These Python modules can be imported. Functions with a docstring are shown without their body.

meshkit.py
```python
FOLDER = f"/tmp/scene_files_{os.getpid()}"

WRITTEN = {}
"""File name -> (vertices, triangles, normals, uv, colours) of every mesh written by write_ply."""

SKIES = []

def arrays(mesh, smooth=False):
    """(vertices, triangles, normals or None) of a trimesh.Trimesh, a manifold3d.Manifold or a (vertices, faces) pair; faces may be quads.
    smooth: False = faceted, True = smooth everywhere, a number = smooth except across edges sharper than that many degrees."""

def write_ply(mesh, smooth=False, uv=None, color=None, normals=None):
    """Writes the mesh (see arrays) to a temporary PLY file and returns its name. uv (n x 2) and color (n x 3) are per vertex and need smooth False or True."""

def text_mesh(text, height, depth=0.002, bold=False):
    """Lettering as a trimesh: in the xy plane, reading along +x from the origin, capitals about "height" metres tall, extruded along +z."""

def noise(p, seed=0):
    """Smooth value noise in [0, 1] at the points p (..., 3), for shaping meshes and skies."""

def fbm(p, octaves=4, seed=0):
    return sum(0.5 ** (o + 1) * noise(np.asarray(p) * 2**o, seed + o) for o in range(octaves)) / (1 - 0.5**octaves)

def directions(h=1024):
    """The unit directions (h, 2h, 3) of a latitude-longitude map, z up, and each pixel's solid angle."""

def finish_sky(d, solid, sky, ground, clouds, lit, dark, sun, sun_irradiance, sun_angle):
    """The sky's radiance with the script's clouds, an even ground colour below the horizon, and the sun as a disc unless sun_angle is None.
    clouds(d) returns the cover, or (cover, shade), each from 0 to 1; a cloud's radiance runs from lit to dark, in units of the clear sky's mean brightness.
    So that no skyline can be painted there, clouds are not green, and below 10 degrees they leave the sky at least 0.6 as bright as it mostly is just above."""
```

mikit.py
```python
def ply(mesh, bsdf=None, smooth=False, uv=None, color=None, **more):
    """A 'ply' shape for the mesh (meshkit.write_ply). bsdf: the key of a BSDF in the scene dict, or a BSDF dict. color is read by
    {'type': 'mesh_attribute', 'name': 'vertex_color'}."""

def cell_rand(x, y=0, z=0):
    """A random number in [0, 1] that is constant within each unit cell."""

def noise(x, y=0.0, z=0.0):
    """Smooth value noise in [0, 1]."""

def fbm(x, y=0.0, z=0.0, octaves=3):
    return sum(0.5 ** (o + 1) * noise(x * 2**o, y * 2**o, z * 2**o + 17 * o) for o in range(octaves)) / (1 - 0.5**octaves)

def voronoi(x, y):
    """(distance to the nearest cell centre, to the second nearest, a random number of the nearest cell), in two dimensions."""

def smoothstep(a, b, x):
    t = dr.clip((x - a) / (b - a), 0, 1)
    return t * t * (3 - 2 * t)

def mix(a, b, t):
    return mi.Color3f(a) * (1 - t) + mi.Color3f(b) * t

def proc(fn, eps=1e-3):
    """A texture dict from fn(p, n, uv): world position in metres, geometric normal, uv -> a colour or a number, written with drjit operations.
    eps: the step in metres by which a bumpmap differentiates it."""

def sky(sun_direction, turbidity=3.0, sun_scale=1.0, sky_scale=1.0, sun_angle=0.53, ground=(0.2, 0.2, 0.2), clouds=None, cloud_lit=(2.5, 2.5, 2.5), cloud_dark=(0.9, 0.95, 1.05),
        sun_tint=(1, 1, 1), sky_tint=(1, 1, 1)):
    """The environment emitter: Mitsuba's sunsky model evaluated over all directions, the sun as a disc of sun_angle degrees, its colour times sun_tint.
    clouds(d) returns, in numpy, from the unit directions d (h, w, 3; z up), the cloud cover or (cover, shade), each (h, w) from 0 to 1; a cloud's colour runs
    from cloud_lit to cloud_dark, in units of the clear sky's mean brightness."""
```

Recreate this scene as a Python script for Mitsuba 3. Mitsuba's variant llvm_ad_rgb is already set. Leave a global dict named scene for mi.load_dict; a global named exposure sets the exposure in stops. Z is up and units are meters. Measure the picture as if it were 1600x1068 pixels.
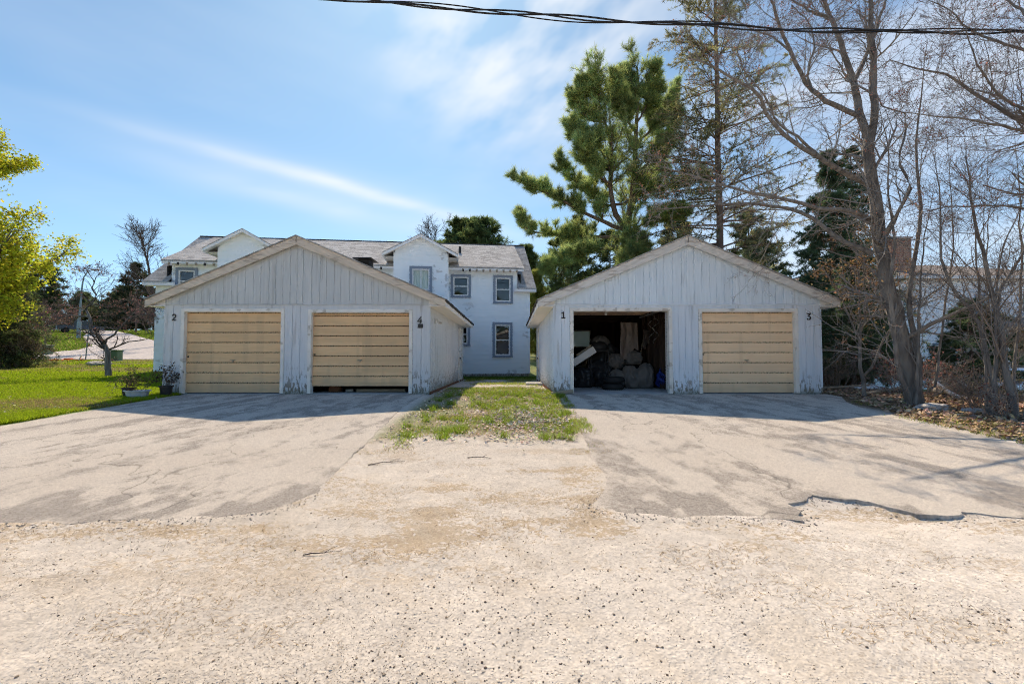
import math
import numpy as np, trimesh, mitsuba as mi, drjit as dr
import mikit, meshkit
from mikit import noise, fbm, voronoi, smoothstep, mix, proc, ply, cell_rand
from scipy.interpolate import make_interp_spline
from shapely.geometry import Polygon, Point
import shapely

scene, labels = {}, {}
T = mi.ScalarTransform4f
EYE = 0.93
# ---------------------------------------------------------------- camera, sky, exposure
scene['camera'] = {'type': 'perspective', 'fov': 98.44, 'fov_axis': 'x', 'near_clip': 0.05, 'far_clip': 2000.0,
                   'to_world': T().look_at(origin=[0, 0, EYE], target=[0, 10, EYE + 0.377], up=[0, 0, 1])}
SUN = (-0.18, 0.84, 1.0)


def _clouds(d):
    """Thin spring cirrus: a bright veil high up under the sun, two long streaks and faint wisps all over."""
    x, y, z = d[..., 0], d[..., 1], d[..., 2]
    w = np.stack([x * 1.5 + z, y * 1.5, z * 5], -1)
    n1 = meshkit.fbm(w * 2.2, 5, 3)
    n2 = meshkit.fbm(np.stack([x * 3 + 9 * z, y * 3, z * 14 - 3 * x], -1) * 2.0, 4, 8)

    def streak(a, b, width, seed):
        a, b = np.array(a, float), np.array(b, float)
        n = np.cross(a, b); n /= np.linalg.norm(n)
        m = (a / np.linalg.norm(a) + b / np.linalg.norm(b)); m /= np.linalg.norm(m)
        half = math.acos(np.clip(a @ b / np.linalg.norm(a) / np.linalg.norm(b), -1, 1)) / 2
        off = d @ n + 0.022 * (meshkit.fbm(d * 4, 3, seed) - 0.5)
        along = np.arccos(np.clip(d @ m, -1, 1)) / (half * 1.15)
        return np.exp(-(off / width) ** 2) * np.clip(1.25 - along, 0, 1) * (0.35 + 0.9 * n2)
    c = 0.46 * streak((-0.87, 1, 0.535), (0.0, 1, 0.285), 0.013, 11) + 0.22 * streak((-0.8, 1, 0.50), (0.05, 1, 0.27), 0.034, 15)
    c += 0.30 * streak((-0.85, 1, 0.45), (-0.2, 1, 0.285), 0.02, 12)
    n3 = meshkit.fbm(np.stack([x * 5 + 2 * z, y * 3, z * 9 - 4 * x], -1) * 1.6, 5, 21)
    veil = np.exp(-((d @ (np.array([0.03, 1, 0.86]) / 1.32) - 1) / 0.035) ** 2)
    c += .75 * veil * np.clip(n3 * 3.2 - 1.15, 0, 1)
    c += 0.14 * np.clip(n1 * 2.2 - 0.95, 0, 1)
    c += 0.5 * np.exp(-((d @ (np.array([0.95, 1, 0.5]) / 1.467) - 1) / 0.12) ** 2) * np.clip(n1 * 2 - .55, 0, 1)
    return np.clip(c, 0, 0.85)


scene['sky'] = mikit.sky(SUN, turbidity=2.6, clouds=_clouds, cloud_lit=(2.5, 2.55, 2.6), ground=(0.3, 0.26, 0.21), sky_scale=1.08, sky_tint=(0.77, 0.89, 0.91))
exposure = 2.25


# ---------------------------------------------------------------- terrain
def sst(a, b, x):
    t = np.clip((x - a) / (b - a), 0, 1)
    return t * t * (3 - 2 * t)


def zg(x, y):
    x = np.asarray(x, float); y = np.asarray(y, float)
    z = np.interp(y, [-400, -3, 0, 11.7, 500], [-.66, -.64, -.573, 0, 0])
    L = sst(-9.6, -15, x)
    z = z + L * np.interp(y, [0, 10, 15, 18, 28, 34, 50, 60, 80, 150, 500], [0, 0, .08, .2, .81, 1.18, 3.1, 4.2, 6, 10, 16])
    z = z + (1 - L) * np.interp(y, [0, 25, 40, 60, 150, 500], [0, 0, 1.3, 3.2, 9, 16])
    z = z - .8 * sst(11, 17, x) * sst(8, 14, y)
    return z


# ---------------------------------------------------------------- materials
def rgb(*c):
    return {'type': 'rgb', 'value': list(c)}


def plain(name, c, rough=0.6, **k):
    scene[name] = {'type': 'twosided', 'bsdf': {'type': 'principled', 'base_color': rgb(*c), 'roughness': rough, 'specular': 0.4, **k}}


def pmat(name, fn, rough=0.8, bump=None, scale=1.0, eps=1e-3, spec=0.3):
    b = {'type': 'principled', 'base_color': proc(fn), 'roughness': rough, 'specular': spec}
    if bump is not None:
        b = {'type': 'bumpmap', 'arbitrary': proc(bump, eps), 'scale': scale, 'bsdf': b}
    scene[name] = {'type': 'twosided', 'bsdf': b}


C3 = mi.Color3f
VC = {'type': 'mesh_attribute', 'name': 'vertex_color'}
scene['vc'] = {'type': 'twosided', 'bsdf': {'type': 'diffuse', 'reflectance': VC}}
scene['thin'] = {'type': 'principledthin', 'base_color': VC, 'roughness': 0.55, 'diff_trans': 1.1, 'spec_trans': 0.0, 'eta': 1.3}

# yard sheet: sand in front, soil under the lawn, leaf mould right, turf far off
def f_ground(p, n, uv):
    x, y = p.x, p.y
    a = fbm(x * 0.55, y * 0.55, 3, 4)
    b = fbm(x * 3.1, y * 3.1, 5, 4)
    g = noise(x * 90, y * 90, 1)
    g2 = noise(x * 38, y * 38, 4)
    col = mix(C3(.462, .426, .385), C3(.42, .382, .338), smoothstep(.38, .68, a))
    col = mix(col, C3(.42, .37, .31), smoothstep(.56, .76, b) * .4)
    # straw and mud in drifts
    s = fbm(x * 1.5 + 7, y * 3.4, 9, 4)
    near = smoothstep(2.4, 3.3, y) * (1 - smoothstep(5.0, 6.6, y))
    col = mix(col, C3(.27, .19, .10), smoothstep(.56, .72, s + .62 * (noise(x * 55, y * 80, 3) * .6 + .4 * noise(x * 19, y * 30, 13) - .5)) * .6 * near)
    # damp wheel streaks crossing to the right
    t = x * .86 + y * .51
    q = noise(t * 12, (x * .51 - y * .86) * .5, 2)
    q2 = fbm(x * .8, y * .8, 31, 3)
    col = mix(col, C3(.36, .315, .26), smoothstep(.5, .8, q) * smoothstep(.45, .62, q2) * .4)
    # fine gravel
    d1, d2, w = voronoi(x * 75, y * 75)
    gm = smoothstep(.40, .66, fbm(x * .9 + 3, y * .9, 21, 3))
    col = mix(col, mix(C3(.17, .135, .105), C3(.56, .51, .45), w), dr.select(d1 < .34, 1., 0.) * dr.select(w > .5, .12 + gm * .5, 0.))
    mo = fbm(x * 7, y * 9, 12, 5)
    sp = noise(x * 95, y * 105, 8) * .7 + .3 * noise(x * 41, y * 47, 18)
    col = col * (0.68 + .24 * mo + .26 * g + .16 * g2)
    col = mix(col, C3(.22, .175, .13), smoothstep(.62, .80, sp) * smoothstep(.36, .70, fbm(x * 1.7, y * 2.1, 17, 4)) * .5)
    # turf soil on the left and beyond the buildings
    grass = mix(C3(.085, .13, .022), C3(.20, .19, .07), smoothstep(.4, .7, fbm(x * .35, y * .35, 8, 4)))
    grass = grass * (.7 + .6 * noise(x * 14, y * 14, 6))
    lawn = smoothstep(-8.55, -8.75, x + .12 * (b - .5)) * smoothstep(5.5, 7, y - .35 * (x + 8.6))
    far = smoothstep(19.6, 21, y + 3 * (a - .5))
    col = mix(col, grass, dr.maximum(lawn, far * .85))
    mid = smoothstep(6.3, 7.3, y + 1.5 * (b - .5)) * (1 - smoothstep(12.5, 15.0, y)) * smoothstep(-2.3, -1.9, x) * (1 - smoothstep(.9, 1.3, x))
    col = mix(col, mix(C3(.23, .18, .11), C3(.12, .14, .04), smoothstep(.4, .6, fbm(x * 2.2, y * 2.2, 2, 3))), mid * .75)
    mould = smoothstep(7.2, 7.9, x + .6 * (b - .5)) * smoothstep(4.4, 6, y) * (1 - far)
    col = mix(col, mix(C3(.17, .12, .075), C3(.07, .055, .04), b) * (.6 + .8 * g2), mould)
    return col


def b_ground(p, n, uv):
    x, y = p.x, p.y
    d1, d2, w = voronoi(x * 60, y * 60)
    t = x * .86 + y * .51
    rut = smoothstep(.5, .62, fbm(x * .5 + 2, y * .5, 41, 2)) * smoothstep(-.4, .6, x)
    return .008 * fbm(x * 7, y * 7, 3, 4) + .003 * noise(x * 80, y * 80) + .003 * smoothstep(.4, .1, d1) * dr.select(w > .6, 1., 0.) + .006 * noise(t * 16, (x - y) * .9, 5) + .0035 * rut * dr.abs(dr.sin(t * 44 + 9 * noise(x * 1.3, y * 1.3))) * noise(x * 3, y * 3, 9) 


pmat('m_ground', f_ground, .95, b_ground, 1.0, 2e-3, .1)


def f_asphalt(p, n, uv):
    x, y = p.x, p.y
    sg = dr.select(x > 0, 1., -1.)
    t = x - sg * .22 * (11.7 - y)
    st = fbm(t * 3.0, y * .26, 4, 5)
    sm = fbm(x * 5.5, y * 3.6, 14, 4)
    m = st * .58 + sm * .42
    edge = 1 - smoothstep(3.7, 4.7, y + .5 * (sm - .5))
    sand = smoothstep(.31, .51, m - .17 * edge - .05 * smoothstep(8.0, 10.4, y) + .10 * (noise(x * 24, y * 24, 6) - .5))
    g = noise(x * 95, y * 95, 1)
    d1, d2, w = voronoi(x * 55, y * 55)
    asph = C3(.245, .22, .197) * (.6 + .5 * g + .35 * w)
    dust = mix(C3(.51, .465, .41), C3(.45, .40, .345), fbm(x * 1.1, y * 1.1, 6, 3)) * (.8 + .3 * g)
    col = mix(asph, dust, (.05 + .87 * sand) * (.80 + .18 * noise(x * 30, y * 30, 3)))
    c = fbm(x * .9, y * .9, 40, 4)
    crack = 1 - smoothstep(.002, .007, dr.abs(c - .5))
    col = mix(col, C3(.06, .055, .05), crack * .45 * smoothstep(.45, .55, fbm(x * .5, y * .5, 77, 2)))
    return col


def b_asphalt(p, n, uv):
    d1, d2, w = voronoi(p.x * 55, p.y * 55)
    return .006 * smoothstep(.5, .1, d1) * w + .006 * fbm(p.x * 5, p.y * 5, 2, 3)


pmat('m_asphalt', f_asphalt, .9, b_asphalt, 1.0, 2e-3, .15)


# painted plywood siding: chalky paint, grain checks, bare and mouldy towards the splash line
def paint(base, bare, lo):
    def fn(p, n, uv):
        h = p.x + p.y
        st = noise(h * 34, p.z * 1.6, 3)
        fi = noise(h * 120, p.z * 4, 5)
        bl = fbm(h * 1.3, p.z * 1.1, 7, 4)
        c = base * (.89 + .10 * st + .06 * fi) * (.92 + .16 * bl)
        streak = smoothstep(.66, .82, noise(h * 22, p.z * .9, 12)) * smoothstep(.45, .7, fbm(h * 2, p.z * 1.2, 2, 3))
        c = mix(c, bare, streak * .4)
        # splash wear: chips of paint missing close to the ground
        k = fbm(h * 34, p.z * 9, 8, 3) + .17 * smoothstep(lo * .7, 0., p.z)
        c = mix(c, C3(.22, .195, .165), smoothstep(.62, .70, k) * smoothstep(lo, .05, p.z))
        c = mix(c, C3(.20, .20, .15), smoothstep(.22, .0, p.z + .15 * (bl - .5)) * .6)
        return c
    return fn


def b_grain(p, n, uv):
    h = p.x + p.y
    return .0025 * noise(h * 70, p.z * 3, 2) + .0015 * noise(h * 190, p.z * 6)


pmat('m_siding', paint(C3(.60, .62, .64), C3(.30, .28, .25), 1.0), .75, b_grain)
pmat('m_siding_cool', paint(C3(.65, .71, .775), C3(.30, .28, .25), .8), .75, b_grain)
pmat('m_gable_warm', paint(C3(.53, .545, .54), C3(.28, .27, .25), .1), .8, b_grain)
pmat('m_gable_cool', paint(C3(.67, .745, .80), C3(.40, .41, .42), .1), .8, b_grain)


def f_trim(p, n, uv):
    h = p.x + p.y
    c = C3(.76, .73, .67) * (.88 + .16 * noise(h * 8, p.z * 8, 2))
    k = fbm(h * 7, p.z * 9, 5, 4)
    return mix(c, C3(.36, .31, .25), smoothstep(.6, .72, k) * .7)


pmat('m_trim', f_trim, .65)


def f_barge(p, n, uv):
    al = p.x
    c = mix(C3(.62, .53, .43), C3(.66, .63, .58), smoothstep(-1.5, 0.5, p.x))
    k = noise(al * 5, (p.z * 2 - dr.abs(al)) * 14, 3)
    c = c * (.82 + .24 * k)
    return mix(c, C3(.28, .22, .17), smoothstep(.60, .74, fbm(al * 3, p.z * 22, 4, 4)) * .55)


pmat('m_barge', f_barge, .8)


def f_door(p, n, uv):
    c = mix(C3(.69, .455, .24), C3(.82, .585, .36), smoothstep(-1, 1, p.x)) * (.9 + .2 * cell_rand(dr.floor((p.z - .03) / .268), dr.floor(p.x * .25), 5)) * (.93 + .1 * noise(p.x * 2.5, p.z * 60, 3)) * (.93 + .14 * fbm(p.x * 1.2, p.z * 2.0, 5, 3))
    run = smoothstep(.62, .8, noise(p.x * 9, p.z * .8, 9)) * .22
    c = mix(c, C3(.42, .30, .17), run)
    return mix(c, C3(.36, .29, .20), smoothstep(.55, .05, p.z + .25 * (noise(p.x * 6, p.z * 3, 1) - .5)) * .35)


pmat('m_door', f_door, .5, lambda p, n, uv: .0012 * noise(p.x * 3, p.z * 170, 3), 1.0, 1e-3, .4)


def f_house(p, n, uv):
    h = p.x * .99 + p.y * .11
    c = C3(.83, .89, .93) * (.97 + .05 * noise(h * 2, p.z * 14, 3)) * (.96 + .08 * fbm(h * .5, p.z * .6, 4, 2))
    pe = smoothstep(.60, .66, fbm(h * 5, p.z * 6, 6, 4)) * smoothstep(.62, .72, fbm(h * .9, p.z * 1.4, 26, 2))
    c = mix(c, C3(.30, .29, .28), pe * .5)
    return c


pmat('m_house', f_house, .7)


def f_shingle(p, n, uv):
    r = dr.floor(p.z * 11)
    tab = cell_rand(dr.floor(p.x * 3.3 + r * .37), r, 1)
    c = C3(.36, .355, .35) * (.72 + .55 * tab) * (.85 + .3 * noise(p.x * 40, p.z * 60))
    fr = p.z * 11 - r
    return c * dr.select(fr < .14, .62, 1.)


pmat('m_shingle', f_shingle, .95, lambda p, n, uv: .012 * (p.z * 11 - dr.floor(p.z * 11)) + .003 * noise(p.x * 40, p.z * 60))


def f_bark(p, n, uv):
    a = noise((p.x + p.y * .6) * 28, p.z * 5, 3)
    b = fbm(p.x * 4, p.y * 4, p.z * 2.2, 3)
    c = mix(C3(.12, .105, .095), C3(.25, .23, .205), a)
    return c * (.65 + .65 * b)


pmat('m_bark', f_bark, .95, lambda p, n, uv: .02 * noise((p.x + p.y * .6) * 26, p.z * 5, 3), 1.0, 2e-3, .1)


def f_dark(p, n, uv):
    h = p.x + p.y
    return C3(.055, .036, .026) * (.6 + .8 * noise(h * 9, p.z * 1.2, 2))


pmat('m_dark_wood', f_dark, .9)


def f_concrete(p, n, uv):
    return C3(.36, .355, .35) * (.75 + .4 * fbm(p.x * 2, p.y * 2, p.z * 3, 4))


pmat('m_concrete', f_concrete, .9)


def f_road(p, n, uv):
    return mix(C3(.40, .355, .33), C3(.31, .285, .27), fbm(p.x * .3, p.y * .3, 2, 4)) * (.85 + .3 * noise(p.x * 6, p.y * 6))


pmat('m_road', f_road, .9)


def f_brick(p, n, uv):
    r = dr.floor(p.z * 12.5)
    u = (p.x + p.y) * 4.4 + .5 * (r - 2 * dr.floor(r / 2))
    mo = dr.select((p.z * 12.5 - r < .16) | (u - dr.floor(u) < .06), 1., 0.)
    return mix(C3(.27, .14, .095) * (.6 + .8 * cell_rand(dr.floor(u), r, 3)), C3(.36, .32, .28), mo)


pmat('m_brick', f_brick, .9)
plain('m_grey_blue', (.21, .26, .33), .55)
plain('m_white', (.78, .78, .77), .45)
plain('m_soffit', (.72, .70, .66), .7)
plain('m_black', (.02, .02, .021), .5)
plain('m_cable', (.012, .012, .013), .5)
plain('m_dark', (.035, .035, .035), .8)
plain('m_edge', (.045, .04, .036), .9)
plain('m_metal', (.55, .56, .57), .35, metallic=.8)
plain('m_rust', (.17, .075, .04), .85)
plain('m_green_box', (.10, .17, .11), .5)
plain('m_lamp_grey', (.20, .27, .30), .45)
plain('m_orange', (.75, .16, .04), .6)
plain('m_blue', (.02, .05, .28), .4)
plain('m_car', (.62, .65, .69), .25, metallic=.5, clearcoat=.8)
plain('m_tyre', (.02, .02, .02), .8)
plain('m_brown_twig', (.21, .17, .14), .9)
plain('m_grey_twig', (.25, .23, .21), .9)
plain('m_dark_twig', (.10, .08, .07), .9)
plain('m_pine_bark', (.15, .105, .08), .95)
scene['m_blind'] = {'type': 'principledthin', 'base_color': rgb(.6, .66, .66), 'roughness': .6, 'diff_trans': .7, 'spec_trans': 0.0}
plain('m_curtain', (.55, .60, .50), .9)
plain('m_sack', (.17, .16, .15), .7)
plain('m_bag', (.035, .036, .04), .35)
plain('m_plastic', (.22, .18, .155), .4)
plain('m_board', (.50, .43, .33), .8)
plain('m_old_wood', (.33, .27, .20), .9)
plain('m_pot', (.42, .44, .47), .6)
plain('m_stone', (.40, .38, .36), .9)
plain('m_rroof', (.19, .165, .15), .95)
plain('m_purple', (.16, .13, .15), .8)
plain('m_truck', (.05, .07, .11), .3, clearcoat=.6)
scene['m_glass'] = {'type': 'thindielectric', 'int_ior': 1.5}
plain('m_car_glass', (.03, .035, .04), .08)


# ---------------------------------------------------------------- mesh helpers
def _chamfer_topology():
    b = .25
    pts = []
    for sx in (-1, 1):
        for sy in (-1, 1):
            for sz in (-1, 1):
                pts += [[sx, sy * (1 - b), sz * (1 - b)], [sx * (1 - b), sy, sz * (1 - b)], [sx * (1 - b), sy * (1 - b), sz]]
    pts = np.array(pts, float)
    h = trimesh.convex.convex_hull(pts)
    # faces back on the numbering of pts
    idx = [int(np.argmin(((pts - v) ** 2).sum(1))) for v in h.vertices]
    f = np.array(idx)[h.faces]
    return pts, f


_CP, _CF = _chamfer_topology()
_BV = np.array([[x, y, z] for x in (0, 1) for y in (0, 1) for z in (0, 1)], float)
_BF = np.array([[0, 1, 3], [0, 3, 2], [4, 6, 7], [4, 7, 5], [0, 4, 5], [0, 5, 1], [2, 3, 7], [2, 7, 6], [0, 2, 6], [0, 6, 4], [1, 5, 7], [1, 7, 3]])


class MB:
    def __init__(self):
        self.v, self.f, self.n = [], [], 0

    def add(self, v, f):
        v = np.asarray(v, float); f = np.asarray(f, int)
        if f.shape[1] == 4:
            f = np.vstack([f[:, [0, 1, 2]], f[:, [0, 2, 3]]])
        self.v.append(v); self.f.append(f + self.n); self.n += len(v)
        return self

    def box(self, x0, x1, y0, y1, z0, z1, bevel=0.0, M=None):
        lo = np.array([min(x0, x1), min(y0, y1), min(z0, z1)]); hi = np.array([max(x0, x1), max(y0, y1), max(z0, z1)])
        if bevel:
            h = (hi - lo) / 2
            b = np.minimum(bevel, h * .6)
            s = np.where(np.abs(_CP) > .9, np.sign(_CP) * h, np.sign(_CP) * (h - b))
            v, f = s + (lo + hi) / 2, _CF
        else:
            v, f = lo + _BV * (hi - lo), _BF
        if M is not None:
            v = v @ np.asarray(M)[:3, :3].T + np.asarray(M)[:3, 3]
        return self.add(v, f)

    def prism(self, poly, d0, d1, axis='y'):
        """Convex polygon in (x, z) extruded along y (axis 'y'), or in (y, z) along x (axis 'x')."""
        p = np.asarray(poly, float); n = len(p)
        A, B = np.full(n, d0), np.full(n, d1)
        if axis == 'y':
            v = np.vstack([np.c_[p[:, 0], A, p[:, 1]], np.c_[p[:, 0], B, p[:, 1]]])
        elif axis == 'x':
            v = np.vstack([np.c_[A, p[:, 0], p[:, 1]], np.c_[B, p[:, 0], p[:, 1]]])
        else:
            v = np.vstack([np.c_[p, A], np.c_[p, B]])
        f = []
        for i in range(n):
            j = (i + 1) % n
            f += [[i, j, n + j], [i, n + j, n + i]]
        for i in range(1, n - 1):
            f += [[0, i + 1, i], [n, n + i, n + i + 1]]
        return self.add(v, f)

    def tube(self, pts, r, sides=8):
        v, f = tubes(np.asarray(pts, float)[None], np.broadcast_to(r, (1, len(pts))), sides)
        return self.add(v, f)

    def cyl(self, a, b, r, sides=12):
        a, b = np.array(a, float), np.array(b, float)
        e = (b - a) * .0005
        return self.tube([a, a + e, b - e, b], np.array([0, r, r, 0.0]), sides)

    def quad(self, a, b, c, d):
        return self.add([a, b, c, d], [[0, 1, 2], [0, 2, 3]])

    def mesh(self, M=None):
        v, f = np.vstack(self.v), np.vstack(self.f)
        if M is not None:
            v = v @ M[:3, :3].T + M[:3, 3]
        return v, f


def tubes(P, R, sides):
    """m polylines of n points each as tapered tubes."""
    m, n, _ = P.shape
    t = np.gradient(P, axis=1)
    t /= np.linalg.norm(t, axis=2, keepdims=True) + 1e-12
    ref = np.where(np.abs(t[..., 2:]) < .8, [0, 0, 1.0], [1.0, 0, 0])
    ref = np.broadcast_to(ref[:, :1], t.shape) if n > 2 else ref
    a = np.cross(t, ref); a /= np.linalg.norm(a, axis=2, keepdims=True) + 1e-12
    b = np.cross(t, a)
    g = np.arange(sides) * 2 * np.pi / sides
    v = P[:, :, None] + np.asarray(R)[:, :, None, None] * (np.cos(g)[:, None] * a[:, :, None] + np.sin(g)[:, None] * b[:, :, None])
    i, j = np.meshgrid(np.arange(n - 1), np.arange(sides), indexing='ij')
    k = (j + 1) % sides
    q = np.stack([i * sides + j, i * sides + k, (i + 1) * sides + k, (i + 1) * sides + j], -1).reshape(-1, 4)
    q = np.vstack([q[:, [0, 2, 1]], q[:, [0, 3, 2]]])
    f = (q[None] + (np.arange(m) * n * sides)[:, None, None]).reshape(-1, 3)
    return v.reshape(-1, 3), f


def emit(key, mb, mat, smooth=False, color=None, M=None, **lab):
    v, f = mb.mesh(M) if isinstance(mb, MB) else mb
    scene[key] = ply((v, f), mat, smooth=smooth, color=color)
    if lab:
        labels[key] = lab
    return key


_count = {}


def num(name):
    """The next free key of that name: name, name_001, name_002 ..."""
    k = _count.get(name, 0); _count[name] = k + 1
    return name if k == 0 else f'{name}_{k:03d}'


def thing(name, label, cat, group=None, kind=None):
    k = num(name)
    labels[k] = {'label': label, 'category': cat}
    if group: labels[k]['group'] = group
    if kind: labels[k]['kind'] = kind
    return k


def struct(key, mb, mat, **k):
    emit(key, mb, mat, **k)
    labels[key] = {'label': key.replace('_', ' '), 'kind': 'structure'}


def part(parent, name):
    return num(parent + '__' + name)


def mtx(x=0, y=0, z=0, rz=0, rx=0, ry=0, s=1):
    return np.array((T().translate([x, y, z]) @ T().rotate([0, 0, 1], rz) @ T().rotate([0, 1, 0], ry) @ T().rotate([1, 0, 0], rx) @ T().scale(s)).matrix, float)

# ---------------------------------------------------------------- ground sheets
def _axis(a):
    return np.unique(np.concatenate([np.arange(s, e, d) for s, e, d in a]).round(4))


gx = _axis([(-420, -90, 30), (-90, -34, 4), (-34, -10, .6), (-10, -5, .12), (-5, 5, .055), (5, 10, .12), (10, 30, .7), (30, 90, 5), (90, 421, 30)])
gy = _axis([(-300, -20, 40), (-20, 0, 2), (0, 1.4, .3), (1.4, 5.4, .045), (5.4, 8, .09), (8, 14, .2), (14, 30, .6), (30, 80, 2.5), (80, 501, 30)])
X, Y = np.meshgrid(gx, gy)
Z = zg(X, Y)
pp = np.stack([X, Y, X * 0], -1)
DL = [(-8.5, 11.62), (-8.62, 10), (-8.5, 7.3), (-9.2, 5.6), (-9.4, 3.45), (-6, 3.5), (-4.1, 3.57), (-3.1, 3.66), (-2.5, 3.72), (-2.0, 3.9),
      (-1.85, 4.3), (-2.0, 5.2), (-2.1, 6.6), (-2.35, 9.5), (-2.3, 11.62)]
DR = [(1.2, 11.62), (1.3, 10.4), (1.2, 8.4), (1.05, 6.4), (.92, 4.5), (.62, 3.95), (.95, 3.76), (1.5, 3.72), (2.1, 3.70), (2.36, 3.66), (2.48, 3.86), (2.46, 4.02), (2.72, 4.10), (2.86, 4.26),
      (3.02, 4.16), (3.22, 4.12), (3.3, 3.95), (3.42, 3.80), (3.7, 3.76), (3.85, 3.86), (4.2, 3.72), (5.2, 3.6), (7.4, 4.0), (7.2, 5.5), (6.98, 7.2), (7.1, 8.6), (7.7, 10.2), (8.25, 11.1), (8.25, 11.62)]
near = (np.abs(X) < 12) & (Y > 1) & (Y < 14)
sd = np.full(X.shape, -9.0)                      # metres inside the asphalt, negative outside
pts_ = shapely.points(X[near], Y[near])
for dpoly in (DL, DR):
    g_ = Polygon(dpoly)
    d_ = shapely.distance(g_.exterior, pts_)
    sd[near] = np.maximum(sd[near], np.where(shapely.contains(g_, pts_), d_, -d_))
slab = ((X > -9.4) & (X < -2.0) | (X > .9) & (X < 8.4)) & (Y > 11.4) & (Y < 20)
rough = np.where((np.abs(X) < 12) & (Y > 1) & (Y < 14), 1, 0)
relief = .035 * (meshkit.fbm(pp * .9, 3, 3) - .5) + .022 * (meshkit.fbm(pp * 4.5, 3, 5) - .5)
tt = X * .86 + Y * .51
relief += .016 * (meshkit.noise(np.stack([tt * 4.2, (X * .51 - Y * .86) * .35, X * 0], -1), 7) - .5)
Z = Z + relief * rough * (1 - sst(.0, .25, sd)) * (.4 + .6 * sst(.0, .8, -sd)) - .03 * sst(.02, .2, sd) - .003 + .008 * np.exp(-((sd - .02) / .14) ** 2) * (Y < 5.5) * ~((X > 2.3) & (X < 3.8)) - .02 * slab
# the broken lip of the right driveway stands over a shallow scour
Z -= .05 * sst(.05, -.05, sd) * np.exp(-((X - 3.1) / .75) ** 2 - ((Y - 3.85) / .35) ** 2)
nx, ny = len(gx), len(gy)
i, j = np.meshgrid(np.arange(ny - 1), np.arange(nx - 1), indexing='ij')
q = np.stack([i * nx + j, i * nx + j + 1, (i + 1) * nx + j + 1, (i + 1) * nx + j], -1).reshape(-1, 4)
struct('ground', (np.c_[X.ravel(), Y.ravel(), Z.ravel()], np.vstack([q[:, [0, 1, 2]], q[:, [0, 2, 3]]])), 'm_ground', smooth=True)


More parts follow.
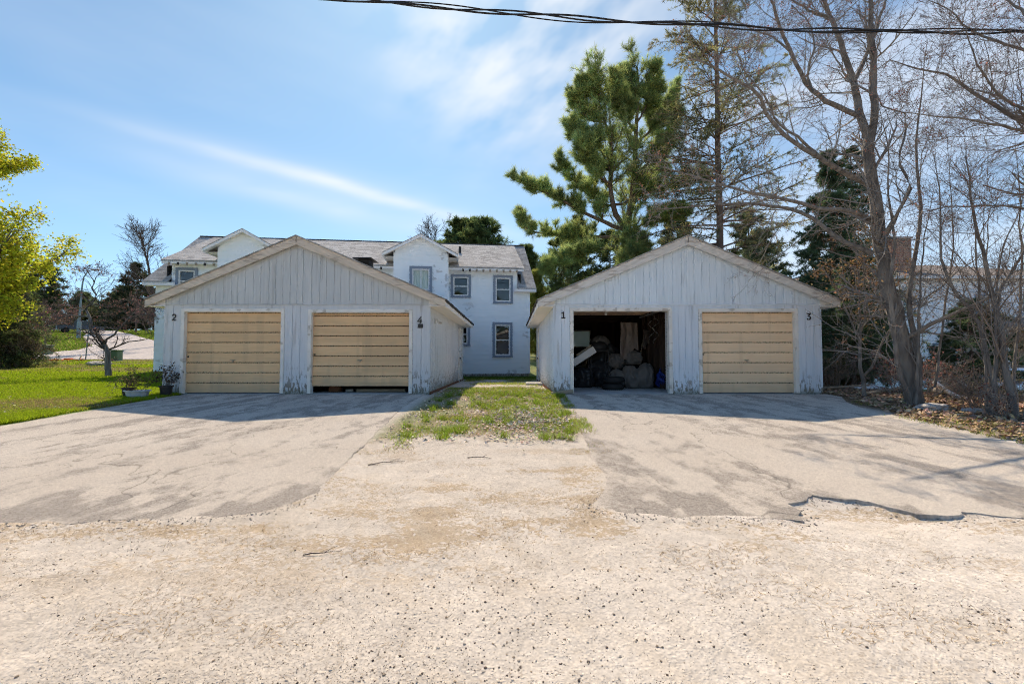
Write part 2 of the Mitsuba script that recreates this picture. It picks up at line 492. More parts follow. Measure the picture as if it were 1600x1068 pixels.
def dens(poly, step):
    p = np.asarray(poly + [poly[0]], float)
    out = []
    for a, b in zip(p[:-1], p[1:]):
        k = max(1, int(np.hypot(*(b - a)) / step))
        out += [a + (b - a) * u / k for u in range(k)]
    return np.array(out)


def sheet(poly, lift, thick, amp, seed, step=.05, front=99.):
    p = dens(poly, step)
    w = np.where(p[:, 1] < front, 1.0, .3)
    k = np.c_[p, p[:, 0] * 0]
    p = p + np.c_[meshkit.fbm(k * 3.1, 4, seed) - .5, meshkit.fbm(k * 3.1, 4, seed + 9) - .5] * (amp * w)[:, None] * 2 + (np.c_[meshkit.noise(k * 17, seed + 3), meshkit.noise(k * 17, seed + 5)] - .5) * (w * .035)[:, None]
    g = Polygon(p).buffer(0)
    if g.geom_type != 'Polygon':
        g = max(g.geoms, key=lambda s: s.area)
    v2, f = trimesh.creation.triangulate_polygon(g, engine='earcut')
    mb = MB()
    mb.add(np.c_[v2, zg(v2[:, 0], v2[:, 1]) + lift], f)
    r = np.array(g.exterior.coords)
    z = zg(r[:, 0], r[:, 1])
    c = np.array(g.centroid.coords[0])
    o = r + (r - c) / np.linalg.norm(r - c, axis=1, keepdims=True) * thick * .25
    n = len(r)
    ii = np.arange(n - 1)
    mb.add(np.vstack([np.c_[r, z + lift], np.c_[o, z + lift - thick]]), np.c_[ii, ii + 1, ii + 1 + n, ii + n])
    return mb


struct('driveway', sheet(DL, .004, .03, .06, 3, front=8), 'm_asphalt')
struct('driveway_001', sheet(DR, .004, .055, .045, 5, front=8), 'm_asphalt')


def draped(poly, lift, cell):
    """A sheet following the terrain: the outline cut on a grid."""
    g = Polygon(poly)
    x0, y0, x1, y1 = g.bounds
    mb = MB()
    for a in np.arange(x0, x1, cell):
        for b in np.arange(y0, y1, cell):
            c = g.intersection(shapely.box(a, b, a + cell, b + cell))
            if c.geom_type == 'Polygon' and c.area > 1e-3:
                p = np.array(c.exterior.coords)[:-1]
                n = len(p)
                mb.add(np.c_[p, zg(p[:, 0], p[:, 1]) + lift], [[0, k, k + 1] for k in range(1, n - 1)])
    return mb


struct('road', draped([(-90, 28.6), (-40, 28.7), (-24, 28.9), (-12, 29.2), (-12, 40), (-25, 41), (-33, 45), (-39.2, 48.3), (-46, 54.5), (-52.7, 61), (-60, 68), (-72, 80), (-80, 80), (-64, 66.6), (-53.5, 55),
                       (-44, 45.6), (-40, 42), (-37.3, 38), (-38, 35.6), (-42, 34.4), (-90, 34)], .03, 2.0), 'm_road')
struct('footpath', draped([(-110, 55.8), (-60, 54.4), (-52.5, 54.2), (-52.9, 55.1), (-60, 55.5), (-110, 57)], .04, 2.0), 'm_road')


# ---------------------------------------------------------------- garages
FY, BY, RISE = 11.7, 19.8, .43


def garage(x0, x1, bays, gable_mat, label, gx0, sid, open_bay=None):
    """Two-bay garage: front wall at FY, gable towards the camera. bays: (left, right, top, bottom of the door)."""
    rng = np.random.default_rng(int(x0 * 10) + 99)
    G = thing('garage', label, 'garage')
    xc, ov, fo = (x0 + x1) / 2, .42, .15
    zpk = 4.16
    zr = lambda x: zpk - abs(x - xc) * RISE
    HDR = 2.38
    # boards of the front, split round the bays
    edges = [x0]
    for a, b, t, o in bays:
        edges += [a - .09, b + .09]
    edges.append(x1)
    walls = []
    for k in range(0, len(edges), 2):
        a, b = edges[k], edges[k + 1]
        w = emit(part(G, 'wall'), MB().box(a + .01, b - .01, FY + .022, FY + .1, -.02, HDR - .01), sid)
        walls.append(w)
        n = max(2, round((b - a) / .2))
        cuts = np.linspace(a, b, n + 1)
        for c, d in zip(cuts[:-1], cuts[1:]):
            lo = .015 + rng.uniform(0, .03)
            emit(part(w, 'board'), MB().box(c + .004, d - .004, FY - rng.uniform(0, .003), FY + .018, lo, HDR + .004, .004), sid)
    for a, b, t, o in bays:
        w = walls[0]
        emit(part(G, 'lintel'), MB().box(a - .09, b + .09, FY + .002, FY + .1, t + .09, HDR), sid)
    # gable of upright boards standing proud of the lower wall
    gb = emit(part(G, 'gable'), MB().prism([(x0 + .02, HDR), (x1 - .02, HDR), (x1 - .02, zr(x1) - .1), (xc, zpk - .1), (x0 + .02, zr(x0) - .1)], FY - .008, FY + .1), gable_mat)
    n = round((x1 - x0) / .195)
    cuts = np.linspace(x0, x1, n + 1)
    cuts[1:-1] += rng.uniform(-.025, .025, n - 1)
    cuts[np.argmin(np.abs(cuts - gx0))] = gx0
    for c, d in zip(cuts[:-1], cuts[1:]):
        g0 = .004 if abs(c - gx0) > .01 else .012
        a, b = c + g0, d - .004
        pr = rng.uniform(0, .004)
        zb = HDR - .012 + rng.uniform(-.006, .006)
        if a < xc < b:
            poly = [(a, zb), (b, zb), (b, zr(b) - .06), (xc, zpk - .06), (a, zr(a) - .06)]
        else:
            poly = [(a, zb), (b, zb), (b, zr(b) - .06), (a, zr(a) - .06)]
        emit(part(gb, 'board'), MB().prism(poly, FY - .026 - pr, FY - .0085), gable_mat)
    # flashing strip under the gable
    emit(part(G, 'drip_strip'), MB().box(x0, x1, FY - .034, FY + .002, HDR - .034, HDR - .014), gable_mat)
    for s in (0, 1):
        xx = (x0, x1)[s]
        emit(part(G, 'corner_trim'), MB().box(xx - .012, xx + .012, FY - .012, FY + .05, .04, HDR - .04, .003), sid)
        # side wall of grooved boards in one mesh, and its backing
        sg = (-1, 1)[s]
        xi = xx - sg * .09
        # a doorway near the far end of the wall that faces the passage
        dy0, dy1, dz = (17.95, 18.95, 2.08) if ((s == 1) == (x0 < 0)) else (0, 0, 0)
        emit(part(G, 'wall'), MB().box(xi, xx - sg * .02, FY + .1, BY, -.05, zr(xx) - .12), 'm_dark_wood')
        mb = MB()
        yy = FY + .052
        while yy < BY - .03:
            y2 = min(yy + .2, BY)
            if not (yy + .1 > dy0 and yy + .1 < dy1):
                mb.box(xx - sg * .018, xx + sg * rng.uniform(0, .003), yy + .005, y2 - .005, .02 + rng.uniform(0, .04), zr(xx) - .13)
            else:
                mb.box(xx - sg * .018, xx + sg * rng.uniform(0, .003), yy + .005, y2 - .005, dz + .1, zr(xx) - .13)
            yy = y2
        k = emit(part(G, 'wall_boards'), mb, sid)
        labels[k] = {'kind': 'stuff'}
        if dz:
            d = emit(part(G, 'side_door'), MB().box(xx - sg * .01, xx + sg * .03, dy0 + .06, dy1 - .06, .06, dz, .004), 'm_trim')
            f = MB()
            for a, b, c, e in ((dy0 - .04, dy0 + .05, .02, dz + .09), (dy1 - .05, dy1 + .04, .02, dz + .09), (dy0 + .05, dy1 - .05, dz + .01, dz + .09)):
                f.box(xx - sg * .01, xx + sg * .05, a, b, c, e, .004)
            emit(part(d, 'frame'), f, 'm_trim')
            emit(part(d, 'handle'), MB().cyl((xx + sg * .03, dy0 + .14, .95), (xx + sg * .085, dy0 + .14, .95), .03).cyl((xx + sg * .03, dy0 + .14, 1.22), (xx + sg * .06, dy0 + .14, 1.22), .024), 'm_black')
        # foundation plank
        emit(part(G, 'sill_plank'), MB().box(xx - sg * .02, xx + sg * .022, FY + .06, BY, -.1, .05, .004), 'm_rust')
    # roof: two shingled slabs with a ragged dark edge, soffits, rake boards and eave boards
    y0, y1 = FY - fo, BY + .2
    for s in (-1, 1):
        xe = xc + s * ((x1 - x0) / 2 + ov)
        ze = zr(xe)
        r = emit(part(G, 'roof'), MB().prism([(xc, zpk + .035), (xe + s * .02, ze + .035 - s * 0), (xe + s * .02, ze + .008), (xc, zpk + .008)][:: (1 if s > 0 else -1)], y0 - .03, y1), 'm_shingle')
        mb = MB()                                   # worn shingle edge along the eave
        yy = y0
        while yy < y1:
            st = rng.uniform(.08, .22)
            dr_ = rng.uniform(.0, .05)
            mb.box(xe + s * .0, xe + s * (.025 + dr_ * .5), yy, yy + st, ze - .02 - dr_ * .6, ze + .03)
            yy += st + (rng.uniform(.02, .2) if rng.uniform() < .3 else .004)
        emit(part(r, 'worn_edge'), mb, 'm_edge')
        xw = (x0, x1)[(s + 1) // 2]
        emit(part(G, 'soffit'), MB().prism([(xe - s * .02, ze - .155), (xw, ze - .155), (xw, ze - .14), (xe - s * .02, ze - .14)], y0 + .03, BY), 'm_soffit')
        emit(part(G, 'eave_board'), MB().box(xe - s * .02, xe + s * .002, y0 + .03, y1, ze - .16, ze - .006, .003), 'm_soffit')
        # rake board: parallel to the slope, cut plumb at both ends
        w_ = .225
        emit(part(G, 'bargeboard'), MB().prism([(xc + s * .002, zpk + .004), (xe + s * .005, ze + .004), (xe + s * .005, ze - w_ + .035), (xc + s * .002, zpk - w_)], y0 - .002, y0 + .024), 'm_barge')
        emit(part(G, 'rake_soffit'), MB().prism([(xc + s * .002, zpk - .05), (xe, ze - .05), (xe, ze - .065), (xc + s * .002, zpk - .065)], y0 + .026, FY - .03), 'm_soffit')
    for s in (-1, 1):
        xe, xw = xc + s * ((x1 - x0) / 2 + ov), (x0, x1)[(s + 1) // 2]
        ze = zr(xe)
        emit(part(G, 'eave_return'), MB().prism([(xw - s * .03, ze - .155), (xe - s * .022, ze - .155), (xe - s * .022, ze - .07), (xw - s * .03, zr(xw) - .07)], FY - .03, FY - .012), 'm_soffit')
    emit(part(G, 'ridge_gap'), MB().box(xc - .008, xc + .008, y0 - .006, y0 - .003, zpk - .16, zpk - .01), 'm_dark')
    # back wall, with a window opening when a bay stands open
    mb = MB()
    if open_bay is not None:
        wx0, wx1, wz0, wz1 = 2.3, 3.52, 1.42, 2.2
        for a, b, c, d in ((x0 + .1, wx0, -.05, zr(x0) - .1), (wx1, x1 - .1, -.05, zr(x1) - .1), (wx0, wx1, -.05, wz0), (wx0, wx1, wz1, zr(x0) - .1)):
            mb.box(a, b, BY - .1, BY - .02, c, d)
    else:
        mb.box(x0 + .1, x1 - .1, BY - .1, BY - .02, -.05, zr(x0) - .1)
    mb.prism([(x0, zr(x0) - .12), (x1, zr(x1) - .12), (xc, zpk - .1)], BY - .1, BY - .02)
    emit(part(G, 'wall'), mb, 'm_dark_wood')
    if open_bay is not None:
        f = MB()
        for a, b, c, d in ((wx0, wx0 + .05, wz0, wz1), (wx1 - .05, wx1, wz0, wz1), (wx0, wx1, wz0, wz0 + .05), (wx0, wx1, wz1 - .05, wz1), (2.66, 2.69, wz0, wz1)):
            f.box(a, b, BY - .12, BY - .01, c, d, .004)
        w = emit(part(G, 'window'), f, 'm_trim')
        for a, b in ((wx0 + .05, 2.66), (2.69, wx1 - .05)):
            emit(part(w, 'pane'), MB().quad((a, BY - .06, wz0 + .05), (b, BY - .06, wz0 + .05), (b, BY - .06, wz1 - .05), (a, BY - .06, wz1 - .05)), 'm_glass')
        emit(part(w, 'blind'), MB().quad((wx0 + .04, BY - .035, wz0 + .04), (wx1 - .04, BY - .035, wz0 + .04), (wx1 - .04, BY - .035, wz1 - .04), (wx0 + .04, BY - .035, wz1 - .04)), 'm_blind')
    emit(part(G, 'floor'), MB().box(x0 + .1, x1 - .1, FY + .03, BY - .1, -.1, .008), 'm_concrete')
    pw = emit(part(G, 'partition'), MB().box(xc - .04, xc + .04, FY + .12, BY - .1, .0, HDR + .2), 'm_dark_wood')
    for ys in np.arange(FY + .6, FY + 4.2, .6):
        emit(part(pw, 'stud'), MB().box(xc - .13, xc - .041, ys, ys + .04, .0, HDR + .1), 'm_dark_wood')
    jo = MB()
    for yj in np.arange(FY + .9, BY - .3, .61):
        jo.box(x0 + .1, x1 - .1, yj, yj + .04, 2.5, 2.64)
    k = emit(part(G, 'ceiling_joists'), jo, 'm_dark_wood')
    # doors
    for bi, (a, b, t, o) in enumerate(bays):
        fr = MB()
        fr.box(a - .09, a, FY - .024, FY + .012, o * 0 + .01, t + .09, .005).box(b, b + .09, FY - .024, FY + .012, .01, t + .09, .005).box(a, b, FY - .026, FY + .012, t, t + .09, .005)
        fr.box(a - .02, a + .002, FY + .0125, FY + .15, .01, t, .002).box(b - .002, b + .02, FY + .0125, FY + .15, .01, t, .002).box(a, b, FY + .0125, FY + .15, t - .004, t + .018, .002)
        emit(part(G, 'door_frame'), fr, 'm_trim')
        D = part(G, 'door')
        if o is None:
            continue
        h = .268
        if open_bay is not None and bi == open_bay:
            # rolled up flat under the joists
            for k in range(8):
                yk = FY + .35 + k * h
                p = emit(part(D, 'panel'), MB().box(a + .02, b - .02, yk, yk + h - .012, 2.32, 2.355, .006), 'm_door')
            for xx in (a + .0, b - .03):
                emit(part(D, 'track'), MB().box(xx, xx + .03, FY + .2, FY + 2.6, 2.24, 2.29).box(xx, xx + .03, FY + .17, FY + .2, .1, 2.25), 'm_metal')
            continue
        zb = o
        kk = 0
        while zb < t - .01:
            zt = min(zb + h, t - .002)
            y = FY + .085 + rng.uniform(-.002, .002)
            hh = zt - zb - .017
            prof = [(y + .035, zb), (y - .006, zb + .004), (y - .006, zb + .012), (y + .0, zb + .02), (y, zb + hh * .32), (y + .004, zb + hh * .34), (y + .004, zb + hh * .36), (y, zb + hh * .38), (y, zb + hh * .66), (y + .004, zb + hh * .68),
                    (y + .004, zb + hh * .7), (y, zb + hh * .72), (y, zb + hh - .012), (y + .012, zb + hh), (y + .035, zb + hh)]
            pr = np.array(prof)
            n = len(pr)
            v = np.vstack([np.c_[np.full(n, a + .004), pr], np.c_[np.full(n, b - .004), pr]])
            f = [[i, (i + 1) % n, (i + 1) % n + n, i + n] for i in range(n)]
            emit(part(D, 'panel'), MB().add(v, f), 'm_door')
            zb += h; kk += 1
        emit(part(D, 'backing'), MB().box(a, b, FY + .122, FY + .13, o + .02, t), 'm_dark')
        lk = MB().box((a + b) / 2 - .09, (a + b) / 2 + .04, FY + .06, FY + .078, .88, .905, .006).cyl((a + b) / 2 * np.array([1, 0, 0]) + [-.02, FY + .08, .86], (a + b) / 2 * np.array([1, 0, 0]) + [-.02, FY + .05, .86], .022)
        emit(part(D, 'handle'), lk, 'm_old_wood')
        emit(part(D, 'lock'), MB().cyl((a + .06, FY + .09, .98 + .06 * bi), (a + .06, FY + .06, .98 + .06 * bi), .022), 'm_dark')
    return G


GL = garage(-9.22, -2.18, [(-8.69, -6.13, 2.17, .03), (-5.32, -2.73, 2.15, .2)], 'm_gable_warm', 'grey wooden garage with closed tan doors numbered 2 and 4, left of the grass gap', -5.56, 'm_siding')
GR = garage(1.1, 8.2, [(1.63, 4.16, 2.19, .03), (5.04, 7.5, 2.17, .03)], 'm_gable_cool', 'pale wooden garage with one open bay, numbered 1 and 3, right of the grass gap', 4.5, 'm_siding_cool', open_bay=0)


def numeral(G, ch, x, z, h):
    m = meshkit.text_mesh(ch, h, .012, bold=True)
    v = np.array(m.vertices)
    v[:, 0] -= v[:, 0].mean()
    sh = v[:, 1] * .18 if ch == '4' else 0
    v = np.c_[x + (v[:, 0] + sh) * .95, FY - .008 - v[:, 2], z + v[:, 1]]
    k = part(G, 'house_number')
    emit(k, (v, np.array(m.faces)), 'm_black')
    labels[k] = {'label': f'black numeral {ch}'}


numeral(GL, '2', -8.96, 1.94, .17)
numeral(GL, '4', -2.46, 1.87, .17)
numeral(GR, '1', 1.35, 2.0, .17)
numeral(GR, '3', 7.88, 1.96, .17)
emit(part(GL, 'name_plate'), MB().box(-2.50, -2.36, FY - .02, FY - .004, 1.74, 1.85, .004), 'm_black')
wl = emit(part(GL, 'wall_lamp'), MB().box(-2.178, -2.13, 12.36, 12.46, 1.93, 2.09, .01), 'm_white')
for yy, rr in ((12.33, .045), (12.5, .04)):
    emit(part(wl, 'lamp_head'), MB().tube([(-2.12, yy, 2.03), (-2.08, yy - .03, 2.0), (-2.03, yy - .07, 1.95), (-2.0, yy - .09, 1.92)], [.015, .03, rr, rr * .98], 10), 'm_trim')
# louvred vent on the ridge of the left garage
vt = emit(part(GL, 'roof_vent'), MB().box(-5.95, -5.45, 16.8, 17.4, 4.0, 4.4), 'm_black')
for k in range(5):
    emit(part(vt, 'louvre'), MB().prism([(16.72, 4.4 + k * .065), (16.82, 4.44 + k * .065), (16.82, 4.45 + k * .065), (16.72, 4.41 + k * .065)], -6.0, -5.4, 'x'), 'm_black')
emit(part(vt, 'core'), MB().box(-5.9, -5.5, 16.83, 17.37, 4.4, 4.74), 'm_dark')
emit(part(vt, 'cap'), MB().prism([(-6.08, 4.745), (-5.32, 4.745), (-5.36, 4.78), (-6.04, 4.78)], 16.66, 17.54), 'm_black')
emit(part(GR, 'base_plank'), MB().box(-.32, .3, -.03, .03, -.02, .07, .006, M=mtx(1.32, 11.56, .03, rz=22, ry=-6)), 'm_old_wood')

# ---------------------------------------------------------------- the house behind: local frame s along the front wall, n into the house
PSI = math.degrees(math.atan(.115))
HM = np.array((T().translate([0, 22.1, 0]) @ T().rotate([0, 0, 1], PSI)).matrix, float)
H = thing('house', 'long white two-storey house with grey shingle roof and grey-blue window trim behind the garages', 'house')


def hemit(key, mb, mat, **k):
    return emit(key, mb, mat, M=HM, **k)


def siding(mb, s0, s1, z0, z1, holes, n0=0., course=.235, axis='s', top=None):
    """Lapped courses with openings; top(s) clips the upper edge (gables)."""
    zc = np.arange(z0, z1 + course, course)
    for c in zc[:-1]:
        hz = sorted({c, min(c + course, z1)} | {z for h in holes for z in h[2:] if c < z < min(c + course, z1)})
        for za, zb in zip(hz[:-1], hz[1:]):
            zm = (za + zb) / 2
            cut = sorted((h[0], h[1]) for h in holes if h[2] <= zm <= h[3])
            a0, a1 = s0, s1
            ta, tb = 0., 0.
            if top is not None:
                a0, a1 = top(za, s0, s1)
                c0, c1 = top(min(zb, z1), s0, s1)
                ta, tb = c0 - a0, c1 - a1
                if a1 - a0 < .02:
                    continue
            spans, a = [], a0
            for h0, h1 in cut:
                if h0 > a: spans.append((a, min(h0, a1)))
                a = max(a, h1)
            if a < a1: spans.append((a, a1))
            fa = (za - c) / course; fb = (zb - c) / course
            na, nb = n0 - .022 * (1 - fa), n0 - .022 * (1 - fb)
            for p, q in spans:
                if axis == 's':
                    mb.quad((p, na, za), (q, na, za), (q + (tb if q == a1 else 0), nb, zb), (p + (ta if p == a0 else 0), nb, zb))
                    if fa == 0: mb.quad((p, n0, za), (q, n0, za), (q, na, za), (p, na, za))
                else:
                    mb.quad((-na + 0, p, za), (-na, q, za), (-nb, q, zb), (-nb, p, zb))
    return mb


# windows: (trim s0, s1, z0, z1, kind)
wins = [(-3.05, -2.06, 3.94, 5.1, 'double'), (-.95, .04, 3.68, 5.1, 'double'), (-.98, .02, .99, 2.74, 'double'), (-3.1, -2.09, 1.56, 2.72, 'double'),
        (-15.65, -14.7, 3.9, 5.14, 'double'), (-7.4, -6.4, 3.9, 5.1, 'double')]
holes = [(a + .1, b - .1, c + .1, d - .1) for a, b, c, d, _ in wins]
S0, S1 = -16.5, .88
wl_ = part(H, 'wall')
hemit(wl_, siding(MB(), S0, S1, .18, 4.42, holes), 'm_house')
labels[wl_] = {'kind': 'stuff'}
k = part(H, 'wall'); hemit(k, siding(MB(), -15.83, .26, 4.42, 5.38, holes, .004), 'm_house'); labels[k] = {'kind': 'stuff'}
RI = 3.9
ZR = 7.62
msl = lambda n: 4.42 + (n + .0) * (ZR - 4.42) / RI
mb = MB()
for xx, sg in ((S1, 1), (S0, -1)):
    mb.prism([(0.004, .18), (7.8, .18), (7.8, 4.4), (RI, ZR - .05), (0.004, 4.4)], xx - .01, xx + .01, 'x')
mb.quad((S0, 7.8, .18), (S1, 7.8, .18), (S1, 7.8, 4.4), (S0, 7.8, 4.4))
for xx, a in ((.26, 1), (-15.83, 1)):
    mb.prism([(0.006, 4.4), (1.25, 5.35), (0.006, 5.35)], xx - .01, xx + .01, 'x')
hemit(part(H, 'wall'), mb, 'm_house')
hemit(part(H, 'foundation'), MB().box(S0 + .02, S1 - .02, .03, 7.7, -.5, .185), 'm_grey_blue' if False else 'm_siding')
# main roof, its lower slope showing at both ends, and the long shed dormer's roof over it
sl = lambda n0, z0, n1, z1, a, b, t=.07: MB().prism([(n0, z0), (n1, z1), (n1, z1 - t), (n0, z0 - t)], a, b, 'x')
ms = (ZR - 4.42) / RI
for a, b in ((S0 - .35, -15.82), (.25, S1 + .3)):
    hemit(part(H, 'roof'), sl(-.36, 4.44 - .36 * ms + .29, RI, ZR, a, b), 'm_shingle')
hemit(part(H, 'roof'), sl(8.2, 4.2, RI, ZR, S0 - .35, S1 + .3), 'm_shingle')
r2 = part(H, 'dormer_roof')
hemit(r2, sl(-.45, 5.42, RI, ZR + .02, -16.05, .56), 'm_shingle')
hemit(part(r2, 'fascia'), MB().box(-16.03, .54, -.43, -.40, 5.24, 5.35, .004), 'm_white')
hemit(part(r2, 'soffit'), MB().box(-16.0, .5, -.40, -.02, 5.338, 5.35), 'm_soffit')
for s in list(np.arange(-15.7, -13.4, .38)) + list(np.arange(-9.0, -6.3, .38)) + list(np.arange(-2.45, .4, .33)):
    hemit(part(r2, 'rafter_tail'), MB().box(s - .045, s + .045, -.47, -.431, 5.17, 5.30, .006), 'm_old_wood' if int(s * 10) % 3 else 'm_dark')
for a, b in ((S0 - .34, -15.5), (.07, S1 + .3)):
    hemit(part(H, 'eave_board'), MB().box(a, b, -.36, -.335, 4.24, 4.40, .004), 'm_white')
    hemit(part(H, 'soffit'), MB().box(a + .02, b - .02, -.335, -.01, 4.25, 4.265), 'm_soffit')
hemit(part(H, 'corner_board'), MB().box(S1 - .06, S1 + .03, -.035, .1, .18, 4.25, .004), 'm_house')
hemit(part(H, 'ridge_cap'), MB().box(S0 - .3, S1 + .26, RI - .07, RI + .07, ZR - .02, ZR + .045, .01), 'm_edge')
hemit(part(H, 'vent_pipe'), MB().cyl((-2.62, 2.0, 6.4), (-2.62, 2.0, 7.0), .07), 'm_dark')


def window(holder, s0, s1, z0, z1, n, kind, em, M=None, curtain=False):
    f = MB()
    for a, b, c, d in ((s0, s0 + .12, z0, z1), (s1 - .12, s1, z0, z1), (s0 + .12, s1 - .12, z1 - .12, z1), (s0 + .12, s1 - .12, z0, z0 + .1)):
        f.box(a, b, n - .055, n + .02, c, d, .005)
    w = em(part(holder, 'window'), f, 'm_grey_blue')
    em(part(w, 'sill'), MB().box(s0 - .02, s1 + .02, n - .085, n - .05, z0 - .0, z0 + .045, .005), 'm_grey_blue')
    i0, i1, j0, j1 = s0 + .12, s1 - .12, z0 + .1, z1 - .12
    fr = MB()
    for a, b, c, d in ((i0, i0 + .06, j0, j1), (i1 - .06, i1, j0, j1), (i0 + .06, i1 - .06, j1 - .06, j1), (i0 + .06, i1 - .06, j0, j0 + .06)):
        fr.box(a, b, n - .03, n + .05, c, d, .004)
    em(part(w, 'frame'), fr, 'm_white')
    zm, sm = (j0 + j1) / 2, (i0 + i1) / 2
    if kind == 'double':
        em(part(w, 'meeting_rail'), MB().box(i0 + .06, i1 - .06, n - .02, n + .05, zm - .025, zm + .025, .004), 'm_white')
        panes = [(i0 + .06, i1 - .06, j0 + .06, zm - .025, n + .0), (i0 + .06, i1 - .06, zm + .025, j1 - .06, n + .02)]
    else:
        em(part(w, 'mullion'), MB().box(sm - .025, sm + .025, n - .02, n + .05, j0 + .06, j1 - .06, .004), 'm_white')
        panes = [(i0 + .06, sm - .025, j0 + .06, j1 - .06, n + .0), (sm + .025, i1 - .06, j0 + .06, j1 - .06, n + .0)]
    for a, b, c, d, nn in panes:
        em(part(w, 'pane'), MB().quad((a, nn, c), (b, nn, c), (b, nn, d), (a, nn, d)), 'm_glass')
    if curtain:
        u = np.linspace(i0, i1, 40)
        v = np.r_[np.c_[u, n + .12 + .02 * np.sin(u * 55), u * 0 + j0], np.c_[u, n + .12 + .02 * np.sin(u * 55), u * 0 + j1]]
        em(part(w, 'curtain'), MB().add(v, [[q, q + 1, q + 41, q + 40] for q in range(39)]), 'm_curtain')
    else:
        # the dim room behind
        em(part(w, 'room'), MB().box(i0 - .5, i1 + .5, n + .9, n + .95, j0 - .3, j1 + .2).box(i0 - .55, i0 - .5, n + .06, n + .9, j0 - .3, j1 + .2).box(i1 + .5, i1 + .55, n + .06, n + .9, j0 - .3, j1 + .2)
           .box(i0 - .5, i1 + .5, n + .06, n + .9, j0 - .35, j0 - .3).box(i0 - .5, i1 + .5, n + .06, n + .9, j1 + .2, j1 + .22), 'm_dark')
    return w


for a, b, c, d, kd in wins:
    window(H, a, b, c, d, -.012, kd, hemit)


def gable_dormer(s0, s1, zs, zp, n0, win=None):
    """A bay that stands forward of the wall under a small gable roof of its own."""
    B = part(H, 'gable_bay')
    sc = (s0 + s1) / 2
    sl_ = (zp - zs) / ((s1 - s0) / 2 + .48)
    zr = lambda s: zp - abs(s - sc) * sl_
    hs = [(win[0] + .1, win[1] - .1, win[2] + .1, win[3] - .1)] if win else []
    top = lambda z, a, b: (max(a, sc - max(0, (zp - .06 - z)) / sl_), min(b, sc + max(0, (zp - .06 - z)) / sl_))
    k = B
    mb = siding(MB(), s0, s1, .1, zp - .02, hs, n0, top=top)
    for xx, sg in ((s0, -1), (s1, 1)):
        mb.box(xx - .01, xx + .01, n0 + .002, -.0, .1, zr(xx) - .05)
    hemit(k, mb, 'm_house')
    ov = .48
    for sg in (-1, 1):
        se = sc + sg * ((s1 - s0) / 2 + ov)
        r = hemit(part(B, 'roof'), MB().prism([(sc, zp + .04), (se, zs + .04), (se, zs - .0), (sc, zp - .0)], n0 - .35, 2.2), 'm_shingle')
        hemit(part(B, 'bargeboard'), MB().prism([(sc + sg * .002, zp - .002), (se, zs - .002), (se, zs - .12), (sc + sg * .002, zp - .13)], n0 - .348, n0 - .32), 'm_white')
        xw = (s0, s1)[(sg + 1) // 2]
        hemit(part(B, 'soffit'), MB().prism([(sc + sg * .002, zp - .04), (se - sg * .03, zs - .04), (se - sg * .03, zs - .055), (sc + sg * .002, zp - .055)], n0 - .318, n0 + .0), 'm_soffit')
        hemit(part(B, 'eave_soffit'), MB().box(xw, se, n0, -.02, zs - .075, zs - .06), 'm_soffit')
        hemit(part(B, 'eave_board'), MB().box(se - sg * .028, se - sg * .002, n0 - .318, .3, zs - .125, zs - .004), 'm_white')
    return B


gable_dormer(-5.66, -3.16, 5.74, 6.66, -1.1, (-4.93, -3.89, 4.02, 5.23))
window(H, -4.93, -3.89, 4.02, 5.23, -1.112, 'slider', hemit, curtain=True)
gable_dormer(-13.3, -11.0, 5.72, 6.64, -1.1)

# ---------------------------------------------------------------- the white house at the right behind the saplings
R = thing('house', 'white house with hipped brown roof and brick chimney behind the saplings at right', 'house')
RM = mtx(17.4, 25, -.9, rz=0)
remit = lambda key, mb, mat, **k: emit(key, mb, mat, M=RM, **k)
rw = [(8.9, 9.9, 4.3, 5.5, 'double'), (11.4, 12.3, 4.3, 5.5, 'double'), (4.6, 5.5, 4.2, 5.4, 'double'), (3.7, 4.5, 1.4, 2.6, 'double'), (6.4, 7.4, 1.4, 2.7, 'double')]
rh = [(a + .1, b - .1, c + .1, d - .1) for a, b, c, d, _ in rw]
k = part(R, 'wall')
remit(k, siding(MB(), 0, 16, .1, 6.45, rh), 'm_house')
labels[k] = {'kind': 'stuff'}
remit(part(R, 'wall'), MB().box(-.02, .0, 0, 9, 0, 6.45).box(16, 16.02, 0, 9, 0, 6.45), 'm_house')
for a, b, c, d, kd in rw:
    window(R, a, b, c, d, -.012, kd, remit)
hv = [(-.5, -.5, 6.45), (16.5, -.5, 6.45), (16.5, 9.5, 6.45), (-.5, 9.5, 6.45), (4.2, 4.5, 8.1), (11.4, 4.5, 8.1)]
rr = remit(part(R, 'roof'), MB().add(hv, [[0, 1, 5], [0, 5, 4], [2, 3, 4], [2, 4, 5], [1, 2, 5], [3, 0, 4], [0, 3, 2], [0, 2, 1]]), 'm_rroof')
remit(part(rr, 'fascia'), MB().box(-.5, 16.5, -.52, -.5, 6.3, 6.46), 'm_white')
ch = remit(part(rr, 'chimney'), MB().box(5.3, 6.5, 1.2, 2.2, 6.4, 9.0, .01), 'm_brick')
remit(part(R, 'chimney_cap'), MB().box(5.22, 6.58, 1.12, 2.28, 9.0, 9.12, .02), 'm_concrete')
